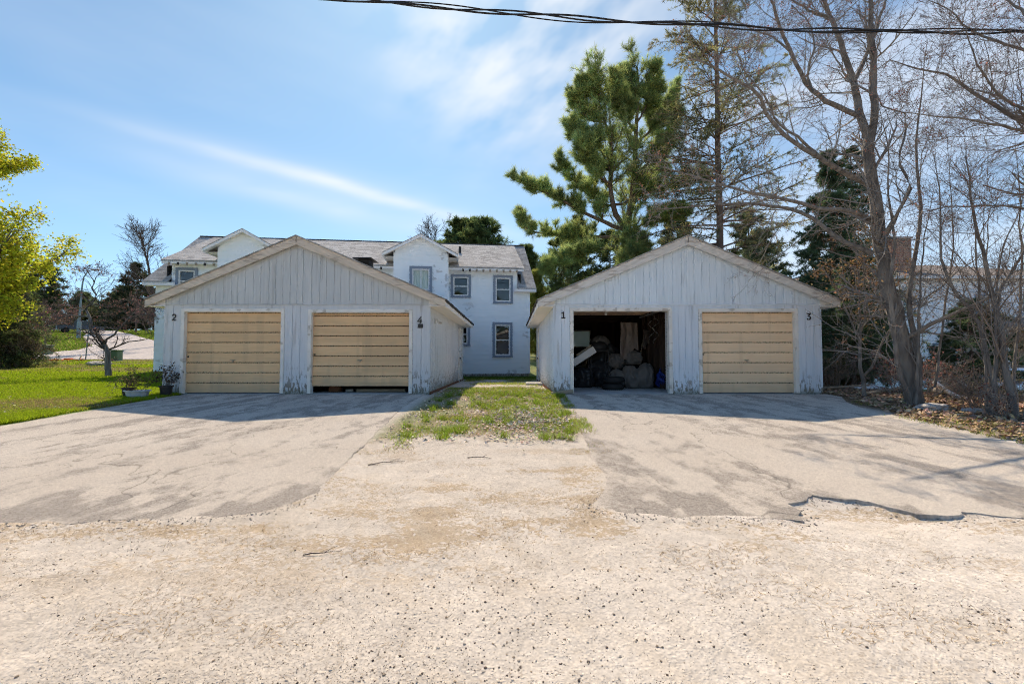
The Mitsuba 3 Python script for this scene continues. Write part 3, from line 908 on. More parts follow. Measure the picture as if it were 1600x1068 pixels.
# porch along the right half
pr = remit(part(R, 'porch'), MB().prism([(-2.4, 3.55), (0, 4.2), (0, 4.1), (-2.4, 3.42)], 8.0, 16.2, 'x'), 'm_rroof')
remit(part(pr, 'wall'), MB().box(8.2, 16, -2.2, -2.14, .2, 1.3).box(8.2, 8.26, -2.2, 0, .2, 3.4), 'm_board')
for s in np.arange(8.25, 16.1, 1.55):
    remit(part(pr, 'post'), MB().box(s - .06, s + .06, -2.22, -2.1, .2, 3.42, .01), 'm_white')
remit(part(pr, 'screen'), MB().box(8.3, 16, -.2, -.15, 1.3, 3.4), 'm_old_wood')

# low white outbuilding behind the right garage
L = thing('shed', 'low white clapboard shed behind the dark spruce beside the right garage', 'shed')
LM = mtx(12.2, 21.5, -.5)
emit(part(L, 'wall'), siding(MB(), 0, 5.2, 0, 1.9, [(3.2, 3.9, .9, 1.6)], 0, .19), 'm_house', M=LM)
emit(part(L, 'wall'), MB().box(0, .02, .02, 3, 0, 1.9).box(5.18, 5.2, .02, 3, 0, 1.9).box(0, 5.2, 2.98, 3, 0, 1.9), 'm_house', M=LM)
emit(part(L, 'window'), MB().box(3.16, 3.94, -.03, .04, .86, .9).box(3.16, 3.94, -.03, .04, 1.6, 1.64).box(3.16, 3.2, -.03, .04, .9, 1.6).box(3.9, 3.94, -.03, .04, .9, 1.6).box(3.2, 3.9, .05, .06, .9, 1.6), 'm_dark', M=LM)
emit(part(L, 'roof'), MB().prism([(-.3, 1.9), (3.3, 2.3), (3.3, 2.22), (-.3, 1.82)], -.3, 5.5, 'x'), 'm_rroof', M=LM)

# ---------------------------------------------------------------- vegetation
def nrm(a):
    return a / (np.linalg.norm(a, axis=-1, keepdims=True) + 1e-12)


def limb(pts, r0, r1, n=14, wob=0.0, rng=None):
    """A traced limb as n smooth points with radii."""
    p = np.asarray(pts, float)
    t = np.r_[0, np.cumsum(np.linalg.norm(np.diff(p, axis=0), axis=1))]
    k = min(3, len(p) - 1)
    q = make_interp_spline(t, p, k=min(k, 2))(np.linspace(0, t[-1], n))
    if wob and rng is not None:
        q[1:-1] += rng.normal(0, wob, (n - 2, 3))
    return q, np.linspace(r0, r1, n)


def level(rng, P, D, L, R, n, wob, up, taper):
    """m shoots grown together: (m, n+1, 3) points and (m, n+1) radii."""
    m = len(P)
    pts, d, p = [P], D, P
    for i in range(n):
        d = nrm(d + rng.normal(0, wob, (m, 3)) + np.array([0, 0, up]))
        p = p + d * (L / n)[:, None]
        pts.append(p)
    return np.stack(pts, 1), R[:, None] * np.linspace(1, taper, n + 1)


def spawn(rng, pts, rad, K, t0, ang, sd, rr, t1=1.0, flat=0.0, side=None):
    """K buds on each of m shoots: places, directions, radii, place along the shoot and parent's index."""
    m, n = pts.shape[:2]
    t = rng.uniform(t0, t1, (m, K)) * (n - 1)
    i = np.minimum(t.astype(int), n - 2)
    f = (t - i)[..., None]
    r = np.arange(m)[:, None]
    a, b = pts[r, i], pts[r, i + 1]
    pos = a + (b - a) * f
    tan = nrm(b - a)
    rnd = rng.normal(0, 1, pos.shape)
    rnd[..., 2] *= 1 - flat
    perp = nrm(rnd - (rnd * tan).sum(-1, keepdims=True) * tan)
    an = np.radians(rng.normal(ang, sd, (m, K)))[..., None]
    d = np.cos(an) * tan + np.sin(an) * perp
    rad_ = rad[r, i] * (1 - f[..., 0]) + rad[r, i + 1] * f[..., 0]
    return pos.reshape(-1, 3), nrm(d).reshape(-1, 3), (rad_ * rr).reshape(-1), (t / (n - 1)).reshape(-1), np.repeat(np.arange(m), K)


class Wood:
    """Limbs, branches and twigs of one tree, in batches."""
    def __init__(self):
        self.b = []

    def put(self, P, R, sides):
        self.b.append((np.asarray(P), np.asarray(R), sides)); return self

    def mesh(self):
        mb = MB()
        for P, R, s in self.b:
            mb.add(*tubes(P, R, s))
        return mb.mesh()


def needles(rng, P, D, k, ln, w, spread, base, var=.3, tip=None):
    """Tufts of k thin blades at the points P along D. Returns v, f, c."""
    m = len(P)
    d = nrm(D[:, None] * (1 - spread) + rng.normal(0, 1, (m, k, 3)) * spread)
    L = ln * rng.uniform(.7, 1.25, (m, k, 1))
    side = nrm(np.cross(d, rng.normal(0, 1, (m, k, 3)))) * w * .5
    o = P[:, None] + rng.normal(0, ln * .1, (m, k, 3))
    v = np.stack([o - side, o + side, o + d * L], 2).reshape(-1, 3)
    f = np.arange(m * k * 3).reshape(-1, 3)
    c = np.asarray(base) * (1 + var * rng.normal(0, 1, (m, 1, 1))) * rng.uniform(.75, 1.25, (m, k, 1))
    hue = rng.uniform(-1, 1, (m, 1, 1)) * np.array([.16, .0, -.12])
    c = np.clip(c * (1 + hue), .008, .9)
    return v, f, np.repeat(np.broadcast_to(c, (m, k, 3))[:, :, None], 3, 2).reshape(-1, 3)


def leaves(rng, P, size, base, var=.25, flat=0.0):
    """One small folded leaf (two triangles) per point."""
    m = len(P)
    a = rng.normal(0, 1, (m, 3)); a[:, 2] *= 1 - flat; a = nrm(a)
    b = rng.normal(0, 1, (m, 3)); b[:, 2] *= 1 - flat
    b = nrm(b - (a * b).sum(1, keepdims=True) * a)
    s = size * rng.uniform(.6, 1.3, (m, 1))
    nn = np.cross(a, b) * s * .18
    v = np.stack([P, P + a * s * .5 + b * s * .38 + nn, P + a * s, P + a * s * .5 - b * s * .38 + nn], 1).reshape(-1, 3)
    q = (np.arange(m) * 4)[:, None]
    f = np.concatenate([q + [0, 1, 2], q + [0, 2, 3]], 1).reshape(-1, 3)
    c = np.clip(np.asarray(base) * (1 + var * rng.normal(0, 1, (m, 1))) * (1 + rng.uniform(-.15, .15, (m, 3))), .01, .9)
    return v, f, np.repeat(c, 4, 0)


def fuse(*parts):
    v, f, c, n = [], [], [], 0
    for p in parts:
        v.append(p[0]); f.append(p[1] + n); c.append(p[2]); n += len(p[0])
    return np.vstack(v), np.vstack(f), np.vstack(c)


def foliage(key, vfc, mat='thin'):
    scene[key] = ply((vfc[0], vfc[1]), mat, color=vfc[2])
    labels[key] = {'kind': 'stuff'}


def twigs(rng, wood, limbs, spec, twig_r):
    """Levels of shoots on the limbs. spec: [(K, t0, angle, sd, length, rr, wob, up, n)]. Returns the last shoots."""
    cur = [(q[None], r[None]) for q, r in limbs]
    n = len(limbs[0][0])
    P, R = np.concatenate([c[0] for c in cur]), np.concatenate([c[1] for c in cur])
    Lp = np.linalg.norm(np.diff(P, axis=1), axis=2).sum(1)
    for li, (K, t0, an, sd, ln, rr, wob, up, nn) in enumerate(spec):
        pos, d, r, t, par = spawn(rng, P, R, K, t0, an, sd, rr)
        L = ln * (1.15 - .6 * t) * rng.uniform(.55, 1.3, len(pos)) * np.clip(Lp[par] / np.median(Lp), .45, 1.6)
        r = np.maximum(r, twig_r)
        P, R = level(rng, pos, d, L, r, nn, wob, up, .3)
        R = np.maximum(R, twig_r * .7)
        wood.put(P, R, 5 if r.mean() > .025 else 3)
        Lp = L
    return P, R


def bare(key, limbs, spec, label, cat='tree', bark='m_bark', tw='m_brown_twig', twig_r=.004, seed=1, buds=None, group=None, sides=9, nl=14, wob=.01, rs=1.0):
    rng = np.random.default_rng(seed)
    K = thing(key, label, cat, group)
    lb = [limb(p, a * rs, b * rs, nl, wob, rng) for p, a, b in limbs]
    w = Wood()
    w.put(np.stack([q for q, r in lb]), np.stack([r for q, r in lb]), sides)
    scene[K + '__trunk'] = ply(w.mesh(), bark, smooth=True)
    w2 = Wood()
    P, R = twigs(rng, w2, lb, spec, twig_r)
    v, f = w2.mesh()
    scene[K + '__branches'] = ply((v, f), tw, smooth=True)
    labels[K + '__branches'] = {'kind': 'stuff'}
    if buds:
        n, size, col = buds
        m, nn = P.shape[:2]
        i = rng.integers(0, m, n); j = rng.integers(1, nn, n)
        foliage(K + '__buds', leaves(rng, P[i, j] + rng.normal(0, size * .5, (n, 3)), size, col, .35))
    return K, P, R


def procedural_limbs(rng, base, h, r, nlimb=7, lean=.05, spread=.5, t0=.3, up=.06, fork=True):
    """Trunk plus main limbs for a tree nobody looks at closely."""
    b = np.array(base, float)
    tr, _ = level(rng, b[None], nrm(np.array([[rng.normal(0, lean), rng.normal(0, lean), 1.0]])), np.array([h]), np.array([r]), 6, .05, .03, .2)
    out = [(tr[0].tolist(), r, r * .2)]
    pos, d, rr, t, _ = spawn(rng, tr, np.linspace(r, r * .25, 7)[None], nlimb, t0, 50, 10, .55, .97)
    L = h * spread * (1.15 - .75 * t) * rng.uniform(.8, 1.15, nlimb)
    lp, _ = level(rng, pos, d, L, rr, 5, .10, up, .3)
    for k in range(nlimb):
        out.append((lp[k].tolist(), rr[k], rr[k] * .2))
    return out


def conifer(key, base, h, rad, label, seed, col, cat='tree', whorls=22, per=6, t0=.12, droop=-.02, ang=85, shape=1.0, k=6, ln=.22, w=.035, sec=7, sparse=1.0, bark='m_pine_bark', trunk_r=None, lean=0.0, group=None, spread=.55, pn=1, tilt=0.):
    """Straight trunk, whorls of boughs shortening upwards, side shoots and needle tufts on them."""
    rng = np.random.default_rng(seed)
    K = thing(key, label, cat, group)
    tr = trunk_r or h * .013
    n = 10
    z = np.linspace(0, h, n)
    tp = np.array(base) + np.c_[lean * z + rng.normal(0, .01 * h * .1, n), rng.normal(0, .001 * h, n), z]
    tw = Wood().put(tp[None], np.linspace(tr, tr * .12, n)[None], 8)
    scene[K + '__trunk'] = ply(tw.mesh(), bark, smooth=True)
    m = whorls * per
    t = np.repeat(np.linspace(t0, .985, whorls), per) + rng.normal(0, .4 / whorls, m)
    t = np.clip(t, t0 * .8, .99)
    keep = rng.uniform(0, 1, m) < sparse
    t = t[keep]; m = len(t)
    az = rng.uniform(0, 2 * np.pi, m)
    an = np.radians(ang - tilt * t + rng.normal(0, 7, m))
    d = np.c_[np.sin(an) * np.cos(az), np.sin(an) * np.sin(az), np.cos(an)]
    pos = np.stack([np.interp(t * h, z, tp[:, q]) for q in range(3)], 1)
    rel = (t - t0) / (1 - t0)
    L = rad * np.clip((1 - rel) ** shape * 1.0 + .06, .06, 1) * rng.uniform(.65, 1.15, m) * np.clip(.55 + rel * 4, .55, 1)
    P, R = level(rng, pos, d, L, np.maximum(.012 * L, .008), 6, .05, droop, .25)
    bw = Wood().put(P, R, 4)
    p2, d2, r2, t2, par = spawn(rng, P, R, sec, .18, 52, 12, .5, 1.0, .75)
    L2 = L[par] * .42 * (1.1 - .7 * t2) * rng.uniform(.6, 1.2, len(p2))
    P2, R2 = level(rng, p2, d2, L2, np.maximum(r2, .004), 3, .08, droop * .6 + .02, .4)
    bw.put(P2, R2, 3)
    scene[K + '__boughs'] = ply(bw.mesh(), bark, smooth=True)
    labels[K + '__boughs'] = {'kind': 'stuff'}
    Q, D = [], []
    for A, f0 in ((P[:, 2:], 1), (P2, 0)):
        seg = np.diff(A, axis=1)
        for u in np.linspace(.15, 1, pn + 1)[1:] if pn > 1 else (.6,):
            Q.append((A[:, :-1] + seg * u).reshape(-1, 3)); D.append(nrm(seg).reshape(-1, 3))
    Q, D = np.vstack(Q), np.vstack(D)
    tone = .6 + .9 * meshkit.noise(Q * (2.2 if h < 13 else 1.2), seed)
    foliage(K + '__needles', needles(rng, Q, D, k, ln, w, spread, np.array(col) * tone[:, None, None]))
    return K


TR = {"maple":[[[[9.09,10.0,-0.17],[9.04,10.02,0.35],[8.91,10.04,1.15],[8.75,10.07,1.95],[8.6,10.09,2.69],[8.54,10.11,3.32],[8.47,10.13,4.21],[8.42,10.16,4.96],[8.36,10.18,5.96],[8.4,10.2,6.15]],0.33,0.2],[[[8.4,10.2,6.03],[8.29,10.26,6.52],[8.21,10.31,7.19],[8.16,10.37,7.82],[7.93,10.43,8.69],[7.82,10.49,9.21],[7.66,10.54,9.74],[7.57,10.6,10.34]],0.17,0.06],[[[8.42,10.2,6.03],[8.5,10.15,6.63],[8.46,10.1,7.18],[8.44,10.05,7.89],[8.36,10.0,8.43],[8.34,9.95,9.25],[8.29,9.9,9.78]],0.16,0.07],[[[8.15,10.3,7.51],[8.62,10.5,8.26],[9.11,10.7,9.26],[9.51,10.9,10.04],[9.86,11.1,10.72]],0.09,0.04],[[[8.13,10.2,6.66],[7.46,10.09,6.88],[7.0,9.97,7.04],[6.6,9.86,7.42],[6.32,9.74,7.84],[6.04,9.63,8.26],[5.75,9.51,8.88],[5.55,9.4,9.11]],0.11,0.04],[[[8.28,10.1,4.96],[7.71,9.97,5.13],[7.13,9.83,5.35],[6.61,9.7,5.56],[6.0,9.57,5.87],[5.56,9.43,6.23],[5.34,9.3,6.58],[4.96,9.17,6.7],[4.39,9.03,6.93],[3.64,8.9,7.14]],0.12,0.03],[[[7.02,9.9,5.52],[6.36,9.72,5.9],[5.78,9.54,6.24],[5.55,9.36,6.46],[5.07,9.18,6.87],[4.69,9.0,7.42]],0.06,0.015],[[[8.37,10.1,4.09],[7.68,9.96,4.29],[6.93,9.81,4.3],[6.03,9.67,4.47],[5.42,9.53,4.52],[4.83,9.39,4.57],[3.99,9.24,4.75],[3.18,9.1,4.92]],0.1,0.02],[[[8.23,10.0,3.31],[7.84,10.12,3.57],[7.5,10.25,3.82],[7.31,10.38,4.15],[7.0,10.5,4.42],[6.33,10.62,4.64],[5.64,10.75,4.74],[4.69,10.88,4.73],[3.65,11.0,4.71]],0.11,0.02],[[[8.24,9.8,3.48],[8.47,9.81,3.81],[8.82,9.81,4.46],[8.99,9.82,4.71],[8.88,9.83,5.13],[8.76,9.84,5.35],[8.8,9.84,5.63],[8.93,9.85,6.02],[9.0,9.86,6.36],[8.91,9.86,6.59],[8.61,9.87,6.59],[8.4,9.88,6.76],[8.34,9.89,7.1],[8.22,9.89,7.5],[8.13,9.9,7.84]],0.07,0.012],[[[6.26,9.7,7.84],[5.74,9.57,8.11],[5.24,9.45,8.18],[4.71,9.32,8.4],[4.3,9.2,8.73]],0.04,0.012],[[[7.83,10.5,9.22],[7.34,10.63,9.57],[6.96,10.77,9.99],[6.62,10.9,10.36]],0.06,0.02],[[[6.88,9.8,6.94],[6.81,9.93,7.52],[7.08,10.05,8.29],[7.01,10.18,8.91],[6.71,10.3,9.42]],0.05,0.02],[[[8.73,9.7,-0.19],[8.43,9.67,0.93],[8.33,9.63,1.77],[8.28,9.6,2.61],[8.37,9.57,3.45],[8.24,9.53,4.57],[8.31,9.5,5.98]],0.1,0.012],[[[8.93,9.8,-0.14],[9.06,9.86,0.93],[8.94,9.91,1.94],[9.1,9.97,2.97],[9.41,10.03,4.16],[9.39,10.09,5.53],[9.59,10.14,7.09],[9.87,10.2,8.52]],0.12,0.008]],"sap":[[[[9.43,8.3,-0.31],[9.43,8.37,0.27],[9.41,8.44,0.74],[9.41,8.51,1.71],[9.37,8.59,2.26],[9.2,8.66,3.53],[9.2,8.73,4.26],[9.21,8.8,5.32]],0.12,0.03],[[[9.28,8.6,-0.26],[9.42,8.69,0.25],[9.42,8.77,0.99],[9.34,8.86,1.74],[8.94,8.94,2.42],[8.84,9.03,3.06],[8.94,9.11,4.09],[8.93,9.2,5.25]],0.09,0.02],[[[9.32,8.5,-0.22],[9.35,8.55,0.45],[9.54,8.6,1.23],[9.96,8.65,1.82],[10.14,8.7,2.23]],0.05,0.02],[[[9.35,9.8,0.3],[9.52,9.83,1.05],[9.67,9.87,1.84],[9.84,9.9,2.58],[10.02,9.93,3.56],[10.04,9.97,4.73],[10.07,10.0,6.22]],0.05,0.012],[[[9.31,8.7,-0.25],[9.37,8.76,0.74],[9.4,8.82,1.74],[9.42,8.88,2.62],[9.45,8.94,3.82],[9.3,9.0,4.89]],0.06,0.015],[[[9.11,8.4,-0.21],[9.28,8.48,1.23],[9.43,8.56,2.21],[9.65,8.64,2.97],[10.08,8.72,3.75],[10.41,8.8,4.6]],0.06,0.015],[[[10.44,9.2,-0.42],[10.53,9.28,0.72],[10.78,9.36,1.79],[10.97,9.44,2.89],[11.08,9.52,4.56],[11.12,9.6,6.01]],0.06,0.015],[[[8.74,9.6,-0.1],[8.89,9.68,0.72],[9.03,9.76,1.83],[9.17,9.84,2.8],[9.39,9.92,3.85],[9.74,10.0,5.04]],0.06,0.015],[[[9.47,8.6,1.92],[9.64,8.65,2.32],[9.96,8.7,2.73],[10.29,8.75,3.25],[10.68,8.8,3.77]],0.05,0.02]],"right":[[[[10.69,8.0,-0.68],[10.76,8.05,1.63],[10.69,8.1,3.66],[10.75,8.15,5.88],[11.09,8.2,9.05]],0.22,0.12],[[[10.71,8.1,4.75],[9.63,8.14,5.37],[9.23,8.19,5.67],[8.83,8.23,5.97],[8.43,8.27,6.33],[8.11,8.31,6.45],[7.78,8.36,6.58],[7.36,8.4,6.75]],0.09,0.012],[[[10.72,8.1,5.12],[9.47,8.0,5.56],[8.83,7.9,5.82],[8.48,7.8,6.15],[8.25,7.7,6.39],[8.03,7.6,6.76]],0.06,0.012],[[[10.56,8.0,4.44],[9.26,7.84,5.03],[8.56,7.68,5.07],[7.97,7.52,5.07],[7.31,7.36,5.02],[6.52,7.2,5.02]],0.06,0.01],[[[10.59,8.0,6.02],[9.64,8.1,6.73],[9.3,8.2,6.94],[8.96,8.3,7.2],[8.75,8.4,7.57],[8.62,8.5,7.89],[8.34,8.6,8.12]],0.06,0.012],[[[10.63,8.0,6.7],[9.71,8.13,7.45],[9.59,8.27,7.84],[9.34,8.4,8.34]],0.06,0.02],[[[10.52,8.0,3.54],[9.54,8.12,3.72],[8.77,8.25,3.81],[8.21,8.38,3.81],[7.72,8.5,3.71]],0.05,0.01]],"pine":[[[[8.43,30.0,-1.75],[8.21,30.0,8.06],[7.9,30.0,10.22],[8.25,30.0,12.39],[8.44,30.0,14.41],[8.55,30.0,16.43],[8.66,30.0,18.97],[8.85,30.0,21.19],[8.69,30.0,22.39]],0.42,0.06],[[[7.9,30.0,10.22],[7.03,29.75,11.47],[6.67,29.5,13.52],[6.71,29.25,15.71],[6.27,29.0,17.55],[6.07,28.75,19.36],[5.55,28.5,20.18]],0.2,0.04],[[[7.9,30.0,10.22],[6.35,29.67,10.7],[4.84,29.33,11.32],[3.35,29.0,12.01],[1.89,28.67,12.6],[0.78,28.33,13.02],[0.31,28.0,13.19]],0.16,0.03],[[[7.4,30.0,9.72],[4.99,30.3,9.86],[2.52,30.6,10.15],[1.02,30.9,10.64],[0.65,31.2,11.2],[0.48,31.5,12.09]],0.13,0.02],[[[8.09,30.0,12.39],[6.66,30.25,12.15],[5.04,30.5,13.43],[3.9,30.75,14.74],[3.08,31.0,15.99]],0.11,0.02],[[[7.11,29.5,8.92],[5.21,28.83,8.42],[3.39,28.17,7.63],[2.11,27.5,6.71]],0.1,0.02],[[[6.65,29.0,15.59],[5.23,28.67,15.74],[4.08,28.33,16.45],[3.72,28.0,16.82]],0.08,0.02],[[[6.23,28.8,17.43],[5.01,29.13,18.12],[4.34,29.47,19.24],[4.14,29.8,20.12]],0.08,0.02],[[[6.55,29.0,13.31],[5.13,28.17,13.9],[4.38,27.33,14.74],[4.4,26.5,14.92]],0.08,0.02],[[[8.44,30.0,14.41],[9.84,29.67,15.59],[10.72,29.33,16.91],[11.1,29.0,18.37]],0.1,0.02],[[[8.55,30.0,16.43],[10.03,30.67,18.33],[11.31,31.33,20.31],[12.1,32.0,22.18]],0.1,0.02],[[[8.61,30.0,18.12],[9.39,29.67,19.61],[9.63,29.33,20.91],[9.45,29.0,21.51]],0.08,0.02],[[[8.66,30.0,18.97],[8.14,30.5,21.01],[8.03,31.0,22.75]],0.06,0.02],[[[8.56,30.0,17.61],[7.24,29.0,18.7],[6.7,28.0,20.16]],0.06,0.02],[[[6.02,28.5,19.2],[5.1,28.7,19.66],[4.82,28.9,19.95]],0.05,0.02],[[[8.34,30.0,13.06],[9.69,29.33,12.79],[11.06,28.67,13.16],[12.35,28.0,13.19]],0.09,0.02],[[[8.07,30.0,10.06],[9.56,29.0,10.72],[11.08,28.0,10.69]],0.09,0.02],[[[8.25,30.0,11.72],[9.72,31.5,14.37],[11.66,33.0,16.12]],0.09,0.02],[[[7.77,29.5,9.74],[8.12,28.5,8.49],[7.22,27.5,7.17]],0.08,0.02]],"apple":[[[[-16.41,18.0,0.23],[-16.46,18.0,0.74],[-16.5,18.0,1.23],[-16.68,18.0,1.62],[-16.99,18.0,1.94],[-17.16,18.0,1.99]],0.22,0.13],[[[-16.99,18.0,1.94],[-17.18,18.02,2.01],[-17.24,18.04,2.46],[-17.4,18.07,2.76],[-17.52,18.09,2.96],[-17.33,18.11,3.18],[-17.17,18.13,3.46],[-17.19,18.16,3.61],[-17.37,18.18,3.76],[-17.32,18.2,4.06]],0.13,0.04],[[[-17.32,18.1,3.18],[-17.28,17.95,3.28],[-17.34,17.8,3.41],[-17.43,17.65,3.49],[-17.52,17.5,3.42]],0.05,0.015],[[[-17.33,18.0,2.65],[-17.5,17.8,2.63],[-17.59,17.6,2.66],[-17.68,17.4,2.59],[-17.93,17.2,2.39]],0.07,0.015],[[[-16.58,18.0,1.57],[-16.58,18.05,1.72],[-16.39,18.1,1.85],[-16.24,18.15,2.07],[-15.91,18.2,2.52],[-15.62,18.25,2.87],[-15.31,18.3,3.03]],0.08,0.02],[[[-16.99,18.0,1.99],[-16.78,17.88,2.13],[-16.28,17.75,2.17],[-15.87,17.62,2.09],[-15.53,17.5,2.17]],0.06,0.02],[[[-17.32,18.1,3.15],[-17.24,18.33,3.18],[-17.16,18.57,3.11],[-16.97,18.8,3.19]],0.05,0.015],[[[-17.32,18.2,4.06],[-17.32,17.95,4.42],[-17.33,17.7,4.66]],0.04,0.01],[[[-17.32,18.2,4.06],[-17.35,18.45,4.51],[-17.34,18.7,4.72]],0.035,0.01],[[[-17.44,18.0,2.95],[-18.14,18.23,3.02],[-18.77,18.47,2.95],[-19.3,18.7,2.77]],0.05,0.012],[[[-15.91,18.2,2.52],[-15.68,18.45,2.74],[-15.39,18.7,2.77]],0.04,0.012]]}
# bare maple at the edge of the right driveway
K, P, R_ = bare('bare_maple', TR['maple'], [(13, .15, 48, 14, 1.5, .42, .14, .03, 6), (8, .12, 48, 15, .66, .5, .16, .03, 4), (5, .15, 45, 15, .28, .6, .16, .02, 3)],
                'large bare maple with forking trunk and crooked limbs at the right edge of the driveway', seed=4, buds=(9000, .03, (.22, .10, .07)), twig_r=.0035, tw='m_grey_twig', sides=12, nl=18, rs=.54)
bare('bare_tree', TR['right'], [(20, .1, 50, 15, 1.25, .4, .13, .05, 6), (8, .1, 45, 15, .6, .5, .15, .04, 4), (5, .1, 42, 15, .24, .6, .15, .03, 3)],
     'bare tree whose branches reach in from the right edge over the saplings', seed=7, buds=(6000, .022, (.24, .10, .09)), twig_r=.003, nl=16, rs=.6)
for si, (pts, a, b) in enumerate(TR['sap'][:8]):
    bare('sapling', [(pts, a, b * .4)] + ([tuple(TR['sap'][8])] if si == 0 else []), [(20, .15, 44, 14, 1.3, .4, .12, .06, 6), (6, .1, 42, 14, .55, .5, .14, .05, 4), (3, .1, 40, 14, .24, .6, .14, .03, 2)],
         ['thick leaning bare sapling nearest the right edge of the drive', 'second leaning bare sapling, bent to the left over the shrubs', 'short forked bare sapling behind the leaning ones', 'thin pale bare sapling right of the bare maple',
          'slender upright sapling between the leaning saplings', 'thin sapling curving to the right', 'straight thin sapling behind the thick leaning one', 'slim bare sapling close behind the bare maple trunk'][si],
         seed=20 + si, buds=(500, .02, (.22, .12, .09)), twig_r=.003, nl=16, tw='m_grey_twig' if si % 2 else 'm_brown_twig', rs=.55)
# white pine behind the right garage
rng = np.random.default_rng(31)
K = thing('pine_tree', 'tall full white pine with upswept left boughs behind the right garage', 'tree')
lb = [limb(np.array(p) * [1, 1, .95], a, b, 16, .03, rng) for p, a, b in TR['pine']]
scene[K + '__trunk'] = ply(Wood().put(np.stack([q for q, r in lb]), np.stack([r for q, r in lb]), 8).mesh(), 'm_pine_bark', smooth=True)
LP, LR = np.stack([q for q, r in lb]), np.stack([r for q, r in lb])
Q, D, w = [], [], Wood()
for sel, K1, t0, ln, up in ((slice(0, 2), 60, .30, 2.5, .14), (slice(2, None), 52, .2, 1.05, .16)):
    p1, d1, r1, t1, par = spawn(rng, LP[sel], LR[sel], K1, t0, 55, 16, .35, 1, .5)
    L1 = ln * (1.15 - .55 * t1) * rng.uniform(.6, 1.25, len(p1))
    P1, R1 = level(rng, p1, d1, L1, np.clip(r1, .012, .05), 6, .09, up, .3)
    w.put(P1, R1, 4)
    p2, d2, r2, t2, par = spawn(rng, P1, R1, 11, .08, 48, 18, .6, 1, .6)
    P2, R2 = level(rng, p2, d2, .62 * L1[par] * .6 * rng.uniform(.6, 1.2, len(p2)), np.full(len(p2), .01), 3, .1, .12, .5)
    w.put(P2, R2, 3)
    for A in (P1[:, 3:], P2):
        sg = np.diff(A, axis=1)
        for u in (.3, .8):
            Q.append((A[:, :-1] + sg * u).reshape(-1, 3)); D.append(nrm(sg).reshape(-1, 3))
# the outer ends of the limbs carry tufts of their own
e = LP[2:, 11:]; sg = np.diff(e, axis=1)
for u in np.linspace(0, 1, 5):
    Q.append((e[:, :-1] + sg * u).reshape(-1, 3)); D.append(nrm(sg).reshape(-1, 3))
scene[K + '__boughs'] = ply(w.mesh(), 'm_pine_bark', smooth=True)
labels[K + '__boughs'] = {'kind': 'stuff'}
Q, D = np.vstack(Q), np.vstack(D)
kp = meshkit.fbm(Q * .45, 3, 71) + .25 * rng.uniform(-1, 1, len(Q)) > .40
Q, D = Q[kp], D[kp]
tone = .55 + 1.0 * meshkit.noise(Q * 1.3, 72)
foliage(K + '__needles', needles(rng, Q, nrm(D + [0, 0, .25]), 8, .36, .025, .42, np.array([.33, .40, .15]) * tone[:, None, None], .3))

# the thin half-bare larch beside it
conifer('larch_tree', (12.35, 26, -.3), 30, 5.2, 'tall thin half-bare larch with a dark straight trunk right of the pine', 41, (.26, .25, .12), whorls=46, per=5, sparse=.8, t0=.16, droop=-.03, ang=82, shape=.55, k=6, ln=.22, w=.035, sec=12, trunk_r=.27, spread=.6, tilt=25, pn=2)
# spruces in the thicket
conifer('spruce_tree', (12.4, 17, -.5), 9.6, 2.3, 'dark dense spruce beside the right wall of the right garage', 42, (.12, .175, .09), whorls=34, per=8, t0=.09, droop=-.05, ang=96, shape=.8, k=7, ln=.14, w=.026, sec=9, pn=2)
conifer('spruce_tree', (11.3, 14.6, -.2), 4.6, 1.6, 'small dark spruce against the corner of the right garage', 43, (.12, .17, .085), whorls=18, per=7, t0=.15, droop=-.05, ang=98, shape=.7, k=7, ln=.12, w=.022, sec=8, pn=2)
conifer('spruce_tree', (12.9, 12.4, -.5), 3.1, 1.5, 'young dark spruce behind the bare maple trunk', 44, (.12, .175, .085), whorls=14, per=7, t0=.2, droop=-.03, ang=92, shape=.7, k=7, ln=.12, w=.022, sec=8, pn=2)
conifer('spruce_tree', (15.6, 20, -.8), 11.5, 2.6, 'taller spruce behind the maple trunk in front of the white house', 45, (.12, .17, .09), whorls=30, per=7, t0=.12, droop=-.04, ang=95, shape=.8, k=6, ln=.16, w=.03, sec=8)
# evergreens behind the right garage and in the gap
for n_, (x, y, h, r, lab, col) in enumerate([
        (4.2, 36, 10.5, 3.2, 'mid-green pine below the left boughs of the white pine', (.15, .20, .08)), (8.5, 38, 11, 3.6, 'dark pine directly behind the ridge of the right garage', (.11, .15, .06)),
        (1.9, 34, 7.0, 1.7, 'slim yellow-green pine right of the house roof', (.24, .26, .07)), (13.6, 36, 12, 3.4, 'shaded pine behind the larch trunk', (.10, .13, .065)),
        (18.4, 34, 12.5, 3.4, 'dark pine seen through the maple limbs', (.09, .125, .065)), (23, 40, 12, 3.5, 'far dark pine behind the white house chimney', (.09, .12, .065)), (6.2, 41, 13, 3.0, 'grey-green pine between the white pine and its neighbours', (.15, .18, .09))]):
    conifer('pine_tree', (x, y, float(zg(x, y)) - .2), h, r, lab, 60 + n_, col, whorls=22, per=6, t0=.1, droop=.03, ang=78, shape=.6, k=7, ln=.36, w=.06, sec=8)
